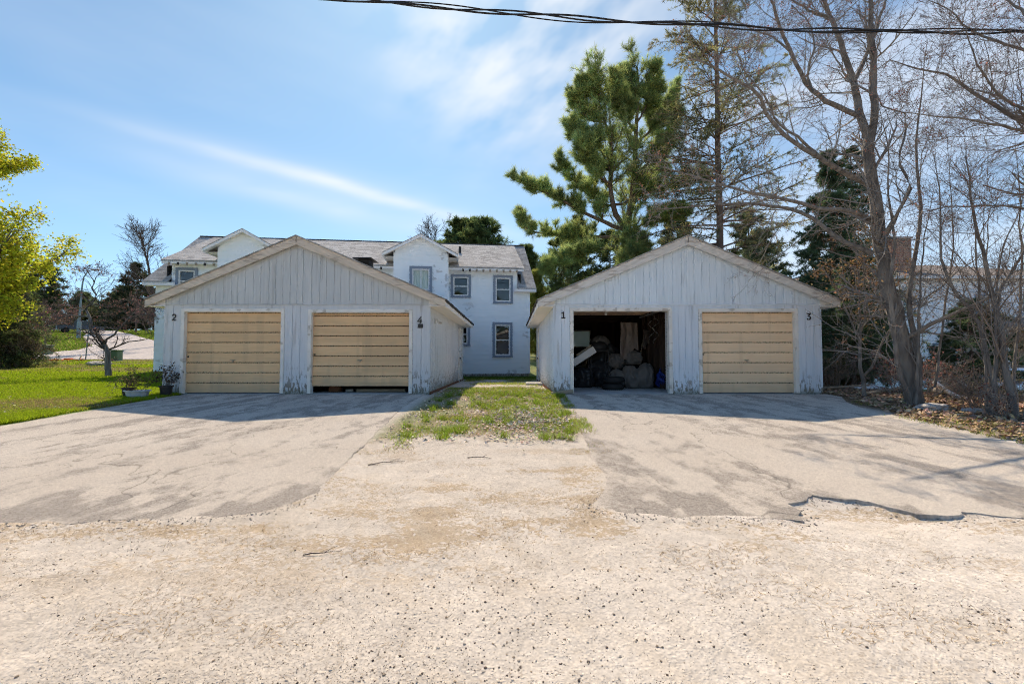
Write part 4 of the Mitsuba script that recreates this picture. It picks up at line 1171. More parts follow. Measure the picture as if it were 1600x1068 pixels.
# crowns over the house roof
for n_, (x, y, h, r, lab) in enumerate([(-5.7, 48, 13.9, 2.6, 'smaller left pine crown above the house roof'), (-3.2, 46, 13.6, 3.4, 'broad round pine crown above the house roof'), (-8.5, 50, 11.8, 2.4, 'low dark pine crown beside the right roof gable'), (1.6, 50, 11.5, 2.2, 'small pine top right of the house roof')]):
    conifer('pine_tree', (x, y, float(zg(x, y)) - .2), h, r, lab, 80 + n_, (.13, .18, .07), whorls=16, per=8, t0=.5, droop=.05, ang=70, shape=.35, k=8, ln=.42, w=.07, sec=9)
for n_, (x, y, h, lab) in enumerate([(-11.0, 52, 15.2, 'bare treetop behind the house roof, left one'), (-8.4, 53, 15.6, 'bare treetop behind the house roof, right one'), (-33.0, 42, 11.5, 'bare tree standing behind the left end of the house roof')]):
    r0 = np.random.default_rng(90 + n_)
    bare('bare_tree', procedural_limbs(r0, (x, y, float(zg(x, y))), h * .9, .2, 16, spread=.36, t0=.4, up=.12), [(9, .2, 40, 12, 1.7, .5, .1, .06, 5), (6, .1, 40, 12, .8, .5, .12, .05, 4)], lab, seed=95 + n_, twig_r=.016, tw='m_dark_twig', bark='m_dark_twig', sides=6, nl=8)

# apple tree on the lawn
bare('apple_tree', TR['apple'], [(8, .2, 50, 18, 1.0, .45, .22, .03, 6), (4, .1, 50, 18, .45, .55, .22, .02, 4), (3, .1, 48, 18, .22, .6, .2, .0, 3)],
     'small crooked bare apple tree on the left lawn', seed=11, twig_r=.006, tw='m_dark_twig', buds=(1300, .045, (.24, .12, .11)), nl=14, rs=.52)

# yellow-green maple coming into leaf, at the left edge
rng = np.random.default_rng(51)
K = thing('leafing_maple', 'maple in fresh yellow-green leaf at the left edge', 'tree')
lm = procedural_limbs(rng, (-24.6, 19.0, .25), 11.5, .24, 46, spread=.48, t0=.10, up=.05)
lb = [limb(p, a, b, 10, .02, rng) for p, a, b in lm]
scene[K + '__trunk'] = ply(Wood().put(np.stack([q for q, r in lb]), np.stack([r for q, r in lb]), 7).mesh(), 'm_bark', smooth=True)
w = Wood()
P, R_ = twigs(rng, w, lb[1:], [(12, .2, 48, 12, 1.5, .45, .13, .02, 5), (7, .1, 45, 14, .7, .5, .14, .02, 4)], .007)
scene[K + '__branches'] = ply(w.mesh(), 'm_dark_twig', smooth=True)
labels[K + '__branches'] = {'kind': 'stuff'}
pts = P[:, 1:].reshape(-1, 3)
pts = np.vstack([pts + rng.normal(0, .14, pts.shape) for _ in range(9)])
cl = meshkit.fbm(pts * .55, 3, 5)
pts = pts[rng.uniform(0, 1, len(pts)) < np.clip((cl - .31) * 4.5, .15, 1)]
foliage(K + '__leaves', leaves(rng, pts, .115, (.50, .52, .05), .3))

# dark drooping spruce and the thicket under it
conifer('spruce_tree', (-26.2, 22.5, .35), 5.6, 2.6, 'dark drooping spruce under the leafing maple at left', 52, (.11, .14, .06), whorls=26, per=8, t0=.04, droop=-.09, ang=98, shape=.6, k=7, ln=.17, w=.03, sec=9)


def shrub(x, y, h, r, n, label, seed, tw='m_brown_twig', twig_r=.005, buds=None, key='bare_shrub', cat='shrub', group=None):
    rng = np.random.default_rng(seed)
    K = thing(key, label, cat, group)
    a = rng.uniform(0, 2 * np.pi, n)
    q = np.sqrt(rng.uniform(0, 1, n)) * r * .35
    px, py = x + q * np.cos(a), y + q * np.sin(a)
    P0 = np.c_[px, py, zg(px, py) - .03]
    d = nrm(np.c_[np.cos(a) * rng.uniform(.1, .7, n) * r / h, np.sin(a) * rng.uniform(.1, .7, n) * r / h, np.ones(n)])
    P, R = level(rng, P0, d, h * rng.uniform(.5, 1.05, n), np.full(n, twig_r * 2.6), 7, .10, .0, .4)
    w = Wood().put(P, R, 4)
    s_ = emit(K + '__stems', w.mesh(), tw, smooth=True)
    labels[s_] = {'kind': 'stuff'}
    w = Wood()
    for K1, t0, ln in ((7, .2, .38), (5, .1, .18)):
        p, d, r_, t, par = spawn(rng, P, R, K1, t0, 46, 14, .6)
        P, R = level(rng, p, d, h * ln * rng.uniform(.5, 1.2, len(p)) * (1.1 - .5 * t), np.maximum(r_, twig_r * .7), 4, .14, .02, .5)
        w.put(P, R, 3)
    s_ = emit(K + '__twigs', w.mesh(), tw, smooth=True)
    labels[s_] = {'kind': 'stuff'}
    if buds:
        c = P[rng.integers(0, len(P), buds[0]), rng.integers(1, P.shape[1], buds[0])]
        foliage(K + '__buds', leaves(rng, c + rng.normal(0, buds[1] * .4, c.shape), buds[1], buds[2], .35))


shrub(-25.9, 23.0, 2.5, 2.0, 40, 'tangled brown shrub spilling from under the left spruce', 53, twig_r=.011, buds=(1800, .07, (.17, .13, .09)))
shrub(-28.8, 24.5, 2.4, 2.2, 36, 'grey-brown thicket behind the left spruce', 54, twig_r=.012, buds=(1200, .07, (.14, .12, .08)))
# trees across the road behind the camera: the house windows mirror them
for n_, (x, y, h, r, col) in enumerate([(3.5, -33, 13, 4.2, (.18, .23, .06)), (9.5, -35, 14, 4.4, (.13, .17, .055)), (15.5, -33, 13, 4.2, (.18, .22, .06)), (-2.5, -34, 12, 4, (.13, .17, .055))]):
    conifer('pine_tree', (x, y, -.66), h, r, ['left-hand', 'tall middle', 'right-hand', 'far left'][n_] + ' pine across the road, mirrored in the house windows', 230 + n_, col, whorls=16, per=7, t0=.08, droop=.0, ang=80, shape=.5, k=5, ln=.42, w=.12, sec=7)
# far edge of the park beyond the road
far = [('pine_tree', -66, 62, 10.5, 2.8, 'tall thin pine beyond the road, left of the lamp post', (.05, .075, .035), .35), ('pine_tree', -56.3, 66, 10.6, 2.8, 'ragged pine beyond the road above the garage eave', (.05, .065, .035), .4),
       ('pine_tree', -74, 84, 8, 4, 'far pine behind the apple tree, left of two', (.055, .075, .045), .1), ('pine_tree', -66, 86, 8.5, 4.5, 'far pine behind the apple tree, right of two', (.06, .08, .045), .1), ('pine_tree', -92, 84, 11, 5, 'far dark pine behind the leafing maple', (.045, .06, .04), .1),
       ('pine_tree', -104, 88, 12, 5, 'far dark pine at the left edge', (.045, .06, .04), .1), ('pine_tree', -57, 92, 9, 5, 'far pine above the road end', (.06, .075, .045), .1), ('pine_tree', -50, 84, 8, 4.5, 'far pine nearest the house', (.05, .07, .04), .1),
       ('pine_tree', -84, 96, 10, 5, 'far pine behind the parked truck', (.06, .08, .05), .1)]
far += [('pine_tree', x_, y_, h_, r_, lab_, c_, .05) for x_, y_, h_, r_, lab_, c_ in (
    (-97, 92, 8.5, 4.2, 'grey-green tree in the far row above the utility box across the road', (.13, .15, .09)), (-92, 95, 7.5, 4.5, 'low rounded tree in the far row left of the street lamp', (.16, .15, .10)), (-89, 91, 8.2, 4.0, 'green tree in the far row right behind the street lamp', (.12, .16, .08)),
    (-85, 94, 7.0, 4.6, 'pale bushy tree in the far row behind the truck cab', (.17, .18, .09)), (-81, 90, 8.0, 4.2, 'dull green tree in the far row behind the apple trunk', (.12, .14, .08)), (-78, 95, 8.8, 4.4, 'olive tree in the far row right of the apple trunk', (.15, .16, .08)), (-74, 91, 8.5, 4.2, 'grey-green tree in the far row beside the garage eave', (.12, .15, .08)), (-110, 96, 9, 5, 'bluish tree in the far row at the left edge', (.10, .13, .08)))]
for n_, (k, x, y, h, r, lab, col, t0) in enumerate(far):
    conifer(k, (x, y, float(zg(x, y)) - .2), h, r, lab, 120 + n_, col, whorls=16, per=6, t0=t0, droop=.0, ang=80, shape=.5, k=6, ln=.5, w=.10, sec=7, sparse=.55 if n_ < 2 else .9)
for n_, (x, y, h, r, lab) in enumerate([(-64, 58, 5.5, 4.5, 'pinkish bare crab-apple beyond the road, left of the apple tree'), (-50, 63, 6.5, 5, 'pinkish bare crab-apple beyond the road beside the garage eave'), (-73, 70, 6.5, 4.5, 'brown bare tree beyond the path'), (-43, 60, 4.5, 4, 'low bare shrub on the bank by the garage')]):
    shrub(x, y, h, r, 26, lab, 140 + n_, tw='m_brown_twig', twig_r=.02, buds=(1500, .17, (.22, .12, .12)), key='crab_apple', cat='tree')
# thicket at the right of the driveway
for n_, (x, y, h, r, n, lab, bd) in enumerate([
        (9.9, 9.2, 1.5, 1.2, 30, 'tangled bare shrub right of the bare maple foot', None), (9.3, 8.2, 1.1, 1.0, 26, 'low brown brush at the foot of the leaning saplings', (300, .04, (.2, .1, .07))), (10.8, 8.6, .9, 1.1, 20, 'brush at the right edge behind the leaning saplings', None),
        (10.3, 11.4, 1.9, 1.4, 34, 'reddish bare shrub between the garage and the maple', (900, .05, (.2, .09, .075))), (11.6, 10.4, .9, 1.1, 18, 'grey shrub in front of the parked car', (300, .04, (.12, .14, .05))), (14.6, 12.4, 1.2, 1.3, 22, 'low thin shrub in front of the white house porch', None),
        (9.6, 13.2, 2.0, 1.2, 26, 'shrub beside the right garage wall', (500, .05, (.13, .10, .06))), (11.9, 8.8, .9, 1.0, 18, 'brush at the far right beside the car', (300, .04, (.12, .14, .05)))]):
    shrub(x, y, h * .68, r * .9, int(n * .8), lab, 160 + n_, tw='m_grey_twig' if n_ % 2 else 'm_brown_twig', twig_r=.0045, buds=bd)
# old dead leaves still hanging round the maple's lower limbs
rng = np.random.default_rng(77)
K = thing('beech_sapling', 'young beech with rusty dead leaves left of the maple trunk', 'tree')
lm = [([[8.9, 11.2, -.05], [8.85, 11.2, 1.2], [8.8, 11.1, 2.6], [8.6, 11.0, 4.1]], .05, .012), ([[8.9, 11.2, .5], [9.4, 11.0, 1.6], [9.6, 10.9, 3.2]], .03, .01), ([[8.85, 11.2, 1.0], [8.5, 11.2, 2.2], [8.0, 11.3, 3.3]], .03, .01), ([[8.85, 11.2, 1.6], [8.7, 10.8, 2.6], [8.3, 10.5, 3.4]], .03, .01)]
lb = [limb(p, a, b, 12, .02, rng) for p, a, b in lm]
scene[K + '__trunk'] = ply(Wood().put(np.stack([q for q, r in lb]), np.stack([r for q, r in lb]), 7).mesh(), 'm_bark', smooth=True)
w = Wood()
P, R_ = twigs(rng, w, lb, [(18, .25, 60, 14, .95, .5, .14, .0, 5), (7, .1, 45, 14, .4, .5, .14, .0, 3)], .003)
scene[K + '__branches'] = ply(w.mesh(), 'm_grey_twig', smooth=True)
labels[K + '__branches'] = {'kind': 'stuff'}
pts = P[:, 1:].reshape(-1, 3)
pts = pts[rng.uniform(0, 1, len(pts)) < .75]
foliage(K + '__dead_leaves', leaves(rng, pts + rng.normal(0, .03, pts.shape), .06, (.26, .16, .085), .3))

# ---------------------------------------------------------------- grass, leaves, pebbles
def blades(rng, x, y, h, w, base, var=.25, lean=.45, dry=None):
    n = len(x)
    z = zg(x, y)
    a = rng.uniform(0, 2 * np.pi, n)
    hh = h * rng.uniform(.5, 1.3, n)
    s = np.c_[np.cos(a), np.sin(a), a * 0] * (w * rng.uniform(.6, 1.2, n) * .5)[:, None]
    l = rng.normal(0, lean, (n, 2)) * hh[:, None]
    o = np.c_[x, y, z - .006]
    v = np.stack([o - s, o + s, o + np.c_[l, hh]], 1).reshape(-1, 3)
    c = np.asarray(base) * (1 + var * rng.normal(0, 1, (n, 1))) * (1 + rng.uniform(-.12, .12, (n, 3)))
    if dry is not None:
        k = rng.uniform(0, 1, n) < dry
        c[k] = np.array([.34, .27, .13]) * rng.uniform(.7, 1.2, (k.sum(), 1))
    return v, np.arange(3 * n).reshape(-1, 3), np.repeat(np.clip(c, .01, .8), 3, 0)


rng = np.random.default_rng(201)
n = 330000
y = (7.0 ** -.6 + rng.uniform(0, 1, n) * (28.2 ** -.6 - 7.0 ** -.6)) ** (-1 / .6)
x = -8.62 - rng.uniform(0, 1, n) * (y * 1.22 - 8.4).clip(.3)
# near the asphalt the turf edge is ragged
edge = -8.66 - .16 * meshkit.fbm(np.c_[x * 0, y * 2.2, y * 0], 3, 4)
ok = x < edge
x, y = x[ok], y[ok]
dry = meshkit.fbm(np.c_[x * .28, y * .42, x * 0], 4, 9)
w_ = .011 * np.maximum(1, y / 9)
dd = np.clip((dry - .45) * 4.2, .05, .85)
k = rng.uniform(0, 1, len(x)) < 1 - dd * .4
v = blades(rng, x[k], y[k], (.055 + .03 * meshkit.noise(np.c_[x[k] * .8, y[k] * .8, x[k] * 0], 2)) * (1 - .4 * dd[k]), w_[k], (.29, .39, .02), .25, .5, dd[k])
foliage('grass', v)
labels['grass'] = {'label': 'green spring lawn grass left of the driveway', 'category': 'grass', 'kind': 'stuff'}
n = 110000
x = rng.uniform(-2.3, 1.35, n); y = rng.uniform(5.9, 14.2, n)
m = meshkit.fbm(np.c_[x * .9, y * .9, x * 0], 4, 6)
ok = rng.uniform(0, 1, n) < np.clip((m - .40) * 3.2, 0, .8) * sst(5.9, 7.0, y + (m - .5) * 2.2) * sst(14.4, 11.5, y) * np.where((x < -1.2) & (y > 9.6), .25, 1) * sst(-2.0, -1.5, x + .5 * (m - .5) + .08 * (y - 9).clip(-3, 0)) * np.where(meshkit.fbm(np.c_[x * 2.6, y * 1.8, x * 0], 3, 66) > .47, 1, .25)
x, y = x[ok], y[ok]
v1 = blades(rng, x, y, .06, .009 * np.maximum(1, y / 8), (.25, .34, .04), .25, .6, np.clip(.75 - (m[ok] - .42) * 4, .15, .85))
xg, yg = rng.uniform(-2.0, 1.0, 22000), rng.uniform(13, 20.5, 22000)
mg = meshkit.fbm(np.c_[xg * 1.1, yg * .8, xg * 0], 4, 57)
og = rng.uniform(0, 1, 22000) < np.clip((mg - .40) * 3 + .25 * sst(-.6, .8, xg) + .5 * sst(18.5, 20.5, yg), 0, .9)
v5 = blades(rng, xg[og], yg[og], .06, .016, (.24, .33, .04), .25, .6, .3)
n = 9000
x = rng.uniform(-9, 1.5, n); y = rng.uniform(19.9, 22.4, n)
k_ = rng.uniform(0, 1, 9000) < 1
xs, ys = rng.uniform(-2.1, 1.3, 26000), rng.uniform(5.7, 13.5, 26000)
mm = meshkit.fbm(np.c_[xs * 1.7, ys * 1.7, xs * 0], 3, 45)
o_ = (mm > .45) & (xs > -1.9 + .1 * rng.normal(0, 1, len(xs)))
v3 = blades(rng, xs[o_], ys[o_], .03, .008, (.34, .27, .14), .25, 1.3)
tu = rng.uniform(0, 1, (90, 2)) * [3.0, 6.0] + [-1.8, 6.4]
ti = rng.integers(0, 90, 9000)
tx, ty = tu[ti, 0] + rng.normal(0, .05, 9000), tu[ti, 1] + rng.normal(0, .05, 9000)
v4 = blades(rng, tx, ty, .12, .009, (.22, .32, .035), .3, .5, .12)
v2 = blades(rng, x, y, .09, .03, (.12, .2, .03), .25)
foliage('grass_001', fuse(v1, v2, v3, v4, v5))
labels['grass_001'] = {'label': 'thin patchy grass in the gap between the two garages', 'category': 'grass', 'kind': 'stuff'}
n = 16000
x = rng.uniform(7.0, 11.5, n); y = rng.uniform(4.6, 10.8, n)
m = meshkit.fbm(np.c_[x * .8, y * .8, x * 0], 4, 16)
ed = 7.05 + .25 * (m - .5) + np.interp(y, [4, 8.6, 10.2, 11], [.1, .1, .75, 1.2])
ok = (x > ed) & (rng.uniform(0, 1, n) < np.clip((m - .38) * 4, 0, 1) * np.exp(-((x - ed) / 1.0) ** 2))
v = blades(rng, x[ok], y[ok], .075, .011, (.19, .25, .03), .3, .6, .3)
foliage('grass_002', v)
labels['grass_002'] = {'label': 'yellow-green grass verge along the right driveway edge', 'category': 'grass', 'kind': 'stuff'}
n = 90000
y = rng.uniform(34, 90, n); x = -y * rng.uniform(.62, 1.35, n)
rp = Polygon([(-90, 27.8), (-24, 27.9), (-12, 27.9), (-12, 40), (-25, 41), (-33, 45), (-39.2, 48.3), (-46, 54.5), (-52.7, 61), (-60, 68), (-72, 80), (-80, 80), (-64, 66.6), (-53.5, 55), (-44, 45.6), (-40, 42), (-37.3, 38), (-38, 35.6), (-42, 34.4), (-90, 34)])
ok = ~shapely.contains_xy(rp, x, y)
v = blades(rng, x[ok], y[ok], .16, .10 * y[ok] / 40, (.15, .23, .03), .25, .6, .1)
foliage('grass_003', v)
labels['grass_003'] = {'label': 'sunlit park grass beyond the road at left', 'category': 'grass', 'kind': 'stuff'}


def strewn(rng, x, y, size, base, var=.3, lift=.004):
    """Fallen leaves lying about, a little curled."""
    v, f, c = leaves(rng, np.c_[x, y, zg(x, y) + lift], size, base, var, .8)
    return v, f, c


n = 22000
x = rng.uniform(7.1, 17, n); y = rng.uniform(5.2, 15.5, n)
m = meshkit.fbm(np.c_[x * .7, y * .7, x * 0], 3, 6)
ok = (x > 7.3 + np.interp(y, [4, 8.6, 10.2, 11], [.1, .2, .9, 1.2]) - .3 * m) & ((y < 11.3) | (x > 8.4))
foliage('leaf_litter', strewn(rng, x[ok], y[ok], .095, (.43, .31, .215), .35, .012), 'vc')
labels['leaf_litter'] = {'label': 'pale brown fallen leaves under the thicket at right', 'category': 'leaves', 'kind': 'stuff'}
n = 2800
x = np.r_[rng.normal(.30, .42, n // 2), rng.uniform(-2, 1.2, n - n // 2)]; y = np.r_[rng.normal(8.0, .6, n // 2), rng.uniform(6.2, 13, n - n // 2)]
ok = (x < 1.0) & (x > -2.1)
x, y = x[ok], y[ok]
x2 = -8.7 - np.abs(rng.normal(0, 4, 500)); y2 = rng.uniform(7.5, 14, 500)
foliage('leaf_litter_001', strewn(rng, np.r_[x, x2], np.r_[y, y2], .055, (.55, .47, .40), .35, .03), 'vc')
labels['leaf_litter_001'] = {'label': 'dry leaves scattered over the grass gap and lawn', 'category': 'leaves', 'kind': 'stuff'}

# pebbles and clods on the sand
octv = np.array([[1, 0, 0], [-1, 0, 0], [0, 1, 0], [0, -1, 0], [0, 0, 1], [0, 0, -1.0]])
octf = np.array([[0, 2, 4], [2, 1, 4], [1, 3, 4], [3, 0, 4], [2, 0, 5], [1, 2, 5], [3, 1, 5], [0, 3, 5]])
ico = trimesh.creation.icosphere(subdivisions=1)


def pebbles(rng, x, y, size, cols, hi=True):
    n = len(x)
    z = ground_z(x, y)
    V0, F0_ = (np.array(ico.vertices), np.array(ico.faces)) if hi else (octv, octf)
    s = size[:, None] * rng.uniform(.6, 1.3, (n, 3)) * [1, 1, .7]
    a = rng.uniform(0, 6.28, n)
    V = V0[None] * (1 + rng.normal(0, .13, (n, len(V0), 1))) * s[:, None]
    V = np.stack([V[..., 0] * np.cos(a)[:, None] - V[..., 1] * np.sin(a)[:, None], V[..., 0] * np.sin(a)[:, None] + V[..., 1] * np.cos(a)[:, None], V[..., 2]], -1)
    V += np.stack([x, y, z + size * .25], -1)[:, None]
    f = (F0_[None] + (np.arange(n) * len(V0))[:, None, None]).reshape(-1, 3)
    c = np.asarray(cols)[rng.integers(0, len(cols), n)] * rng.uniform(.7, 1.2, (n, 1))
    return V.reshape(-1, 3), f, np.repeat(c, len(V0), 0)


from scipy.interpolate import RegularGridInterpolator
_gz = RegularGridInterpolator((gy, gx), Z, bounds_error=False, fill_value=0)
ground_z = lambda x, y: _gz(np.c_[y, x])
n = 9000
y = 1.75 / (1 - rng.uniform(0, 1, n) * .66)
x = rng.uniform(-1, 1, n) * y * 1.25
m = meshkit.fbm(np.c_[x * 1.1, y * 1.1, x * 0], 4, 12)
ok = (rng.uniform(0, 1, n) < np.clip((m - .45) * 5, .05, 1)) & ~((y > 3.5) & ((x < -1.8) | (x > .7)))
x, y = x[ok], y[ok]
sz = .002 + .003 * rng.pareto(2.6, len(x)).clip(0, 1.5)
foliage('gravel', pebbles(rng, x, y, sz, [(.14, .11, .09), (.18, .15, .12), (.28, .235, .19), (.44, .39, .33), (.10, .085, .075), (.34, .27, .20), (.5, .45, .39)]), 'vc')
n = 42000
y = 1.7 / (1 - rng.uniform(0, 1, n) * .6); x = rng.uniform(-1, 1, n) * y * 1.22
m = meshkit.fbm(np.c_[x * .8, y * .8, x * 0], 4, 32)
ok = (rng.uniform(0, 1, n) < np.clip((m - .38) * 4, .1, 1)) & ~((y > 3.5) & ((x < -1.8) | (x > .7)))
x, y = x[ok], y[ok]
g1 = pebbles(rng, x, y, .0016 + .0022 * rng.uniform(0, 1, len(x)) ** 2, [(.20, .165, .13), (.27, .225, .175), (.36, .31, .25), (.52, .47, .41), (.60, .55, .48), (.15, .12, .10)], False)
# crumbs of asphalt washed off the broken edges
ed = np.vstack([dens(DL + [DL[0]], .02), dens(DR + [DR[0]], .02)])
ed = ed[(ed[:, 1] < 4.4) & (ed[:, 1] > 3.4)]
k = rng.integers(0, len(ed), 2600)
ex, ey = ed[k, 0] + rng.normal(0, .07, 2600), ed[k, 1] - np.abs(rng.normal(0, .09, 2600)) + .02
g2 = pebbles(rng, ex, ey, .003 + .006 * rng.uniform(0, 1, 2600) ** 3, [(.16, .15, .145), (.22, .21, .20), (.12, .115, .11), (.40, .35, .29)])
foliage('gravel_001', fuse(g1, g2), 'vc')
labels['gravel_001'] = {'label': 'fine grit and asphalt crumbs along the driveway edges and yard', 'category': 'gravel', 'kind': 'stuff'}
labels['gravel'] = {'label': 'small stones and clods scattered over the sandy yard', 'category': 'gravel', 'kind': 'stuff'}
# wisps of straw trodden into the sand
n = 30000
y = 1.9 / (1 - rng.uniform(0, 1, n) * .72); x = rng.uniform(-1, 1, n) * y * 1.1
m = meshkit.fbm(np.c_[x * 1.5 + 3, y * 2.6, x * 0], 4, 22)
ok = (rng.uniform(0, 1, n) < np.clip((m - .52) * 8, .015, 1) * np.where(y < 2.9, .35, 1)) & ~((y > 3.6) & ((x < -1.9) | (x > .8))) & (y > 2.2)
x, y = x[ok], y[ok]
a = rng.uniform(0, np.pi, len(x)); L = rng.uniform(.02, .07, len(x))
d = np.c_[np.cos(a), np.sin(a), rng.normal(.05, .12, len(x))] * L[:, None]
sd = np.c_[-np.sin(a), np.cos(a), a * 0] * .0016
o = np.c_[x, y, ground_z(x, y) + .004]
v = np.stack([o - sd, o + sd, o + d], 1).reshape(-1, 3)
foliage('straw', (v, np.arange(len(v)).reshape(-1, 3), np.repeat(np.array([.33, .23, .12]) * rng.uniform(.35, 1.3, (len(x), 1)), 3, 0)), 'vc')
labels['straw'] = {'label': 'wisps of dry straw trodden into the sand', 'category': 'straw', 'kind': 'stuff'}


def fallen_twig(x, y, ln, rz, label, seed, r=.006):
    rng = np.random.default_rng(seed)
    t = np.linspace(0, 1, 8)
    ca, sa = math.cos(rz), math.sin(rz)
    px = x + ca * t * ln + rng.normal(0, ln * .03, 8); py = y + sa * t * ln + rng.normal(0, ln * .03, 8)
    p = np.c_[px, py, np.maximum(ground_z(px, py), zg(px, py) - .03) + r * 1.2 + .012 * np.sin(t * 3)]
    K = thing('fallen_twig', label, 'twig')
    mb = MB().tube(p, np.linspace(r, r * .4, 8), 5)
    q = p[4] + np.array([[0, 0, 0], [.12 * ln, .2 * ln, .01], [.2 * ln, .42 * ln, .0]])
    mb.tube(q, np.linspace(r * .6, r * .3, 3), 4)
    emit(K, mb, 'm_dark_twig', smooth=True)


fallen_twig(-1.7, 5.25, .42, .35, 'longest fallen twig lying beside the left driveway edge', 1)
fallen_twig(-.55, 5.5, .3, -.1, 'fallen twig on the sand below the grass gap', 2)
fallen_twig(-4.0, 6.0, .35, -.3, 'fallen twig on the sunlit left driveway', 3, .005)
fallen_twig(-4.7, 6.2, .12, 1.2, 'short fallen twig left of the other one on the left driveway', 7, .006)
fallen_twig(4.6, 7.2, .3, -.2, 'fallen twig on the right driveway near the shadow line', 4)
fallen_twig(5.4, 9.6, .5, -.15, 'fallen twig in the shade before the closed right door', 5)
fallen_twig(-1.45, 3.1, .25, .15, 'twig with dry grass on the sand in the left foreground', 6, .004)

# ---------------------------------------------------------------- things in the open bay
def blob(x, y, z, sx, sy, sz, seed, amp=.16, fold=5.0):
    m = trimesh.creation.icosphere(subdivisions=4)
    v = np.array(m.vertices)
    d = 1 + amp * 1.6 * (meshkit.fbm(v * 1.6 + seed, 4, seed) - .5) * 2 + .22 * (np.abs(meshkit.noise(v * np.array([fold, fold, 1.4]) + seed * 3, seed) - .5) - .25)
    pl = np.arctan2(v[:, 1], v[:, 0])
    d = d + .09 * np.sin(pl * 7 + 3 * meshkit.noise(v * 2 + seed, seed)) * (1 - v[:, 2] ** 2) * np.clip(v[:, 2] + .9, 0, 1)
    v = v * d[:, None] * [sx, sy, sz]
    v[:, 2] = np.maximum(v[:, 2], -sz * .75) + sz * .75
    return v + [x, y, z], np.array(m.faces)


def cloth(p0, p1, z1, seed, ragged=.3, depth=.12, n=40):
    """A hanging crumpled sheet from p0 to p1 (x, y, z at the bottom), with thickness."""
    u, v = np.meshgrid(np.linspace(0, 1, n), np.linspace(0, 1, n))
    x = p0[0] + (p1[0] - p0[0]) * u; y = p0[1] + (p1[1] - p0[1]) * u
    bot = p0[2] + (p1[2] - p0[2]) * u + ragged * (meshkit.noise(np.stack([u * 5, u * 0, u * 0], -1), seed) - .5)
    z = bot + (z1 - bot) * v
    k = np.stack([x * 7, z * 2.2, u * 0], -1)
    o = depth * (meshkit.fbm(k, 3, seed) - .5) * 2
    a = np.stack([x + .05 * (meshkit.noise(k * .7, seed + 3) - .5), y + o, z], -1).reshape(-1, 3)
    b = a + [0, .006, 0]
    i, j = np.meshgrid(np.arange(n - 1), np.arange(n - 1), indexing='ij')
    q = np.stack([i * n + j, i * n + j + 1, (i + 1) * n + j + 1, (i + 1) * n + j], -1).reshape(-1, 4)
    q = np.vstack([q, q[:, ::-1] + n * n])
    return MB().add(np.vstack([a, b]), q)


def one(name, label, cat, mb, mat, smooth=False, group=None):
    K = thing(name, label, cat, group)
    emit(K, mb, mat, smooth=smooth)
    return K


one('plastic_sheet', 'crumpled pale plastic sheet hanging in the open bay', 'plastic sheet', cloth((3.5, 14.2, .95), (4.08, 14.3, 1.2), 2.1, 3), 'm_plastic', True)
one('plastic_sheet', 'small torn plastic sheet hanging near the right wall of the open bay', 'plastic sheet', cloth((4.2, 14.1, 1.2), (4.5, 14.5, 1.45), 1.85, 5, .2), 'm_plastic', True)
for k, (x, y, sx, sz, lab) in enumerate([(3.3, 14.0, .3, .33, 'grey sack on the floor of the open bay, left of the row'), (3.75, 13.9, .3, .42, 'grey bulging sack in the middle of the open bay row'), (4.15, 13.8, .27, .46, 'grey sack leaning beside the blue basket')]):
    one('sack', lab, 'sack', blob(x, y, .01, sx, .32, sz, 3 + k), 'm_sack', True)
for k, (x, y, sx, sz, lab) in enumerate([(2.9, 14.6, .5, .5, 'black rubbish bag heaped in the middle of the open bay'), (2.3, 14.4, .4, .36, 'black rubbish bag at the left of the open bay'), (3.5, 15.2, .5, .7, 'dark bundle piled behind the grey sacks'), (3.15, 15.0, .55, .85, 'tall dark heap of bags at the middle of the open bay'), (3.95, 14.9, .45, .78, 'dark bulging heap below the hanging plastic sheet')]):
    one('rubbish_bag', lab, 'bag', blob(x, y, .01, sx, .42, sz, 13 + k), 'm_bag', True)
for k, (x, y, z, sx, sz, lab) in enumerate([(3.4, 14.5, .62, .3, .28, 'grey sack thrown on top of the left sacks in the open bay'), (3.95, 14.4, .74, .3, .26, 'grey sack lying over the right sacks in the open bay'), (3.0, 15.0, 1.25, .34, .26, 'grey sack topping the tall dark heap in the open bay')]):
    one('sack', lab, 'sack', blob(x, y, z, sx, .32, sz, 43 + k), 'm_sack', True)
# laundry basket tipped on the sacks
B = thing('laundry_basket', 'blue slotted plastic basket beside the sacks in the open bay', 'basket')
Mb = mtx(4.68, 13.75, .12, rz=20, rx=38)
mb = MB()
n = 28
ang = np.arange(n) / n * 2 * np.pi
for k in range(n):
    c0, c1 = np.cos(ang[k]), np.sin(ang[k])
    a = np.array([.24 * c0, .18 * c1, 0]); b = np.array([.31 * c0, .24 * c1, .5])
    mb.tube([a, b], [.016, .016], 5)
emit(B + '__slats', mb, 'm_blue', M=Mb)
labels[B + '__slats'] = {'kind': 'stuff'}
th = np.linspace(0, 2 * np.pi, 33)
emit(B + '__rim', MB().tube(np.c_[.315 * np.cos(th), .245 * np.sin(th), th * 0 + .5], np.full(33, .02), 8), 'm_blue', M=Mb, smooth=True)
emit(B + '__band', MB().tube(np.c_[.285 * np.cos(th), .22 * np.sin(th), th * 0 + .28], np.full(33, .05), 6), 'm_blue', M=Mb, smooth=True)
emit(B + '__base', MB().cyl((0, 0, 0), (0, 0, .02), .22, 24), 'm_blue', M=Mb)
one('white_panel', 'white louvred panel leaning at the left of the open bay', 'panel', MB().box(-.42, .42, -.02, .02, -.11, .11, .006, M=mtx(2.25, 13.9, 1.0, ry=-33)), 'm_white')
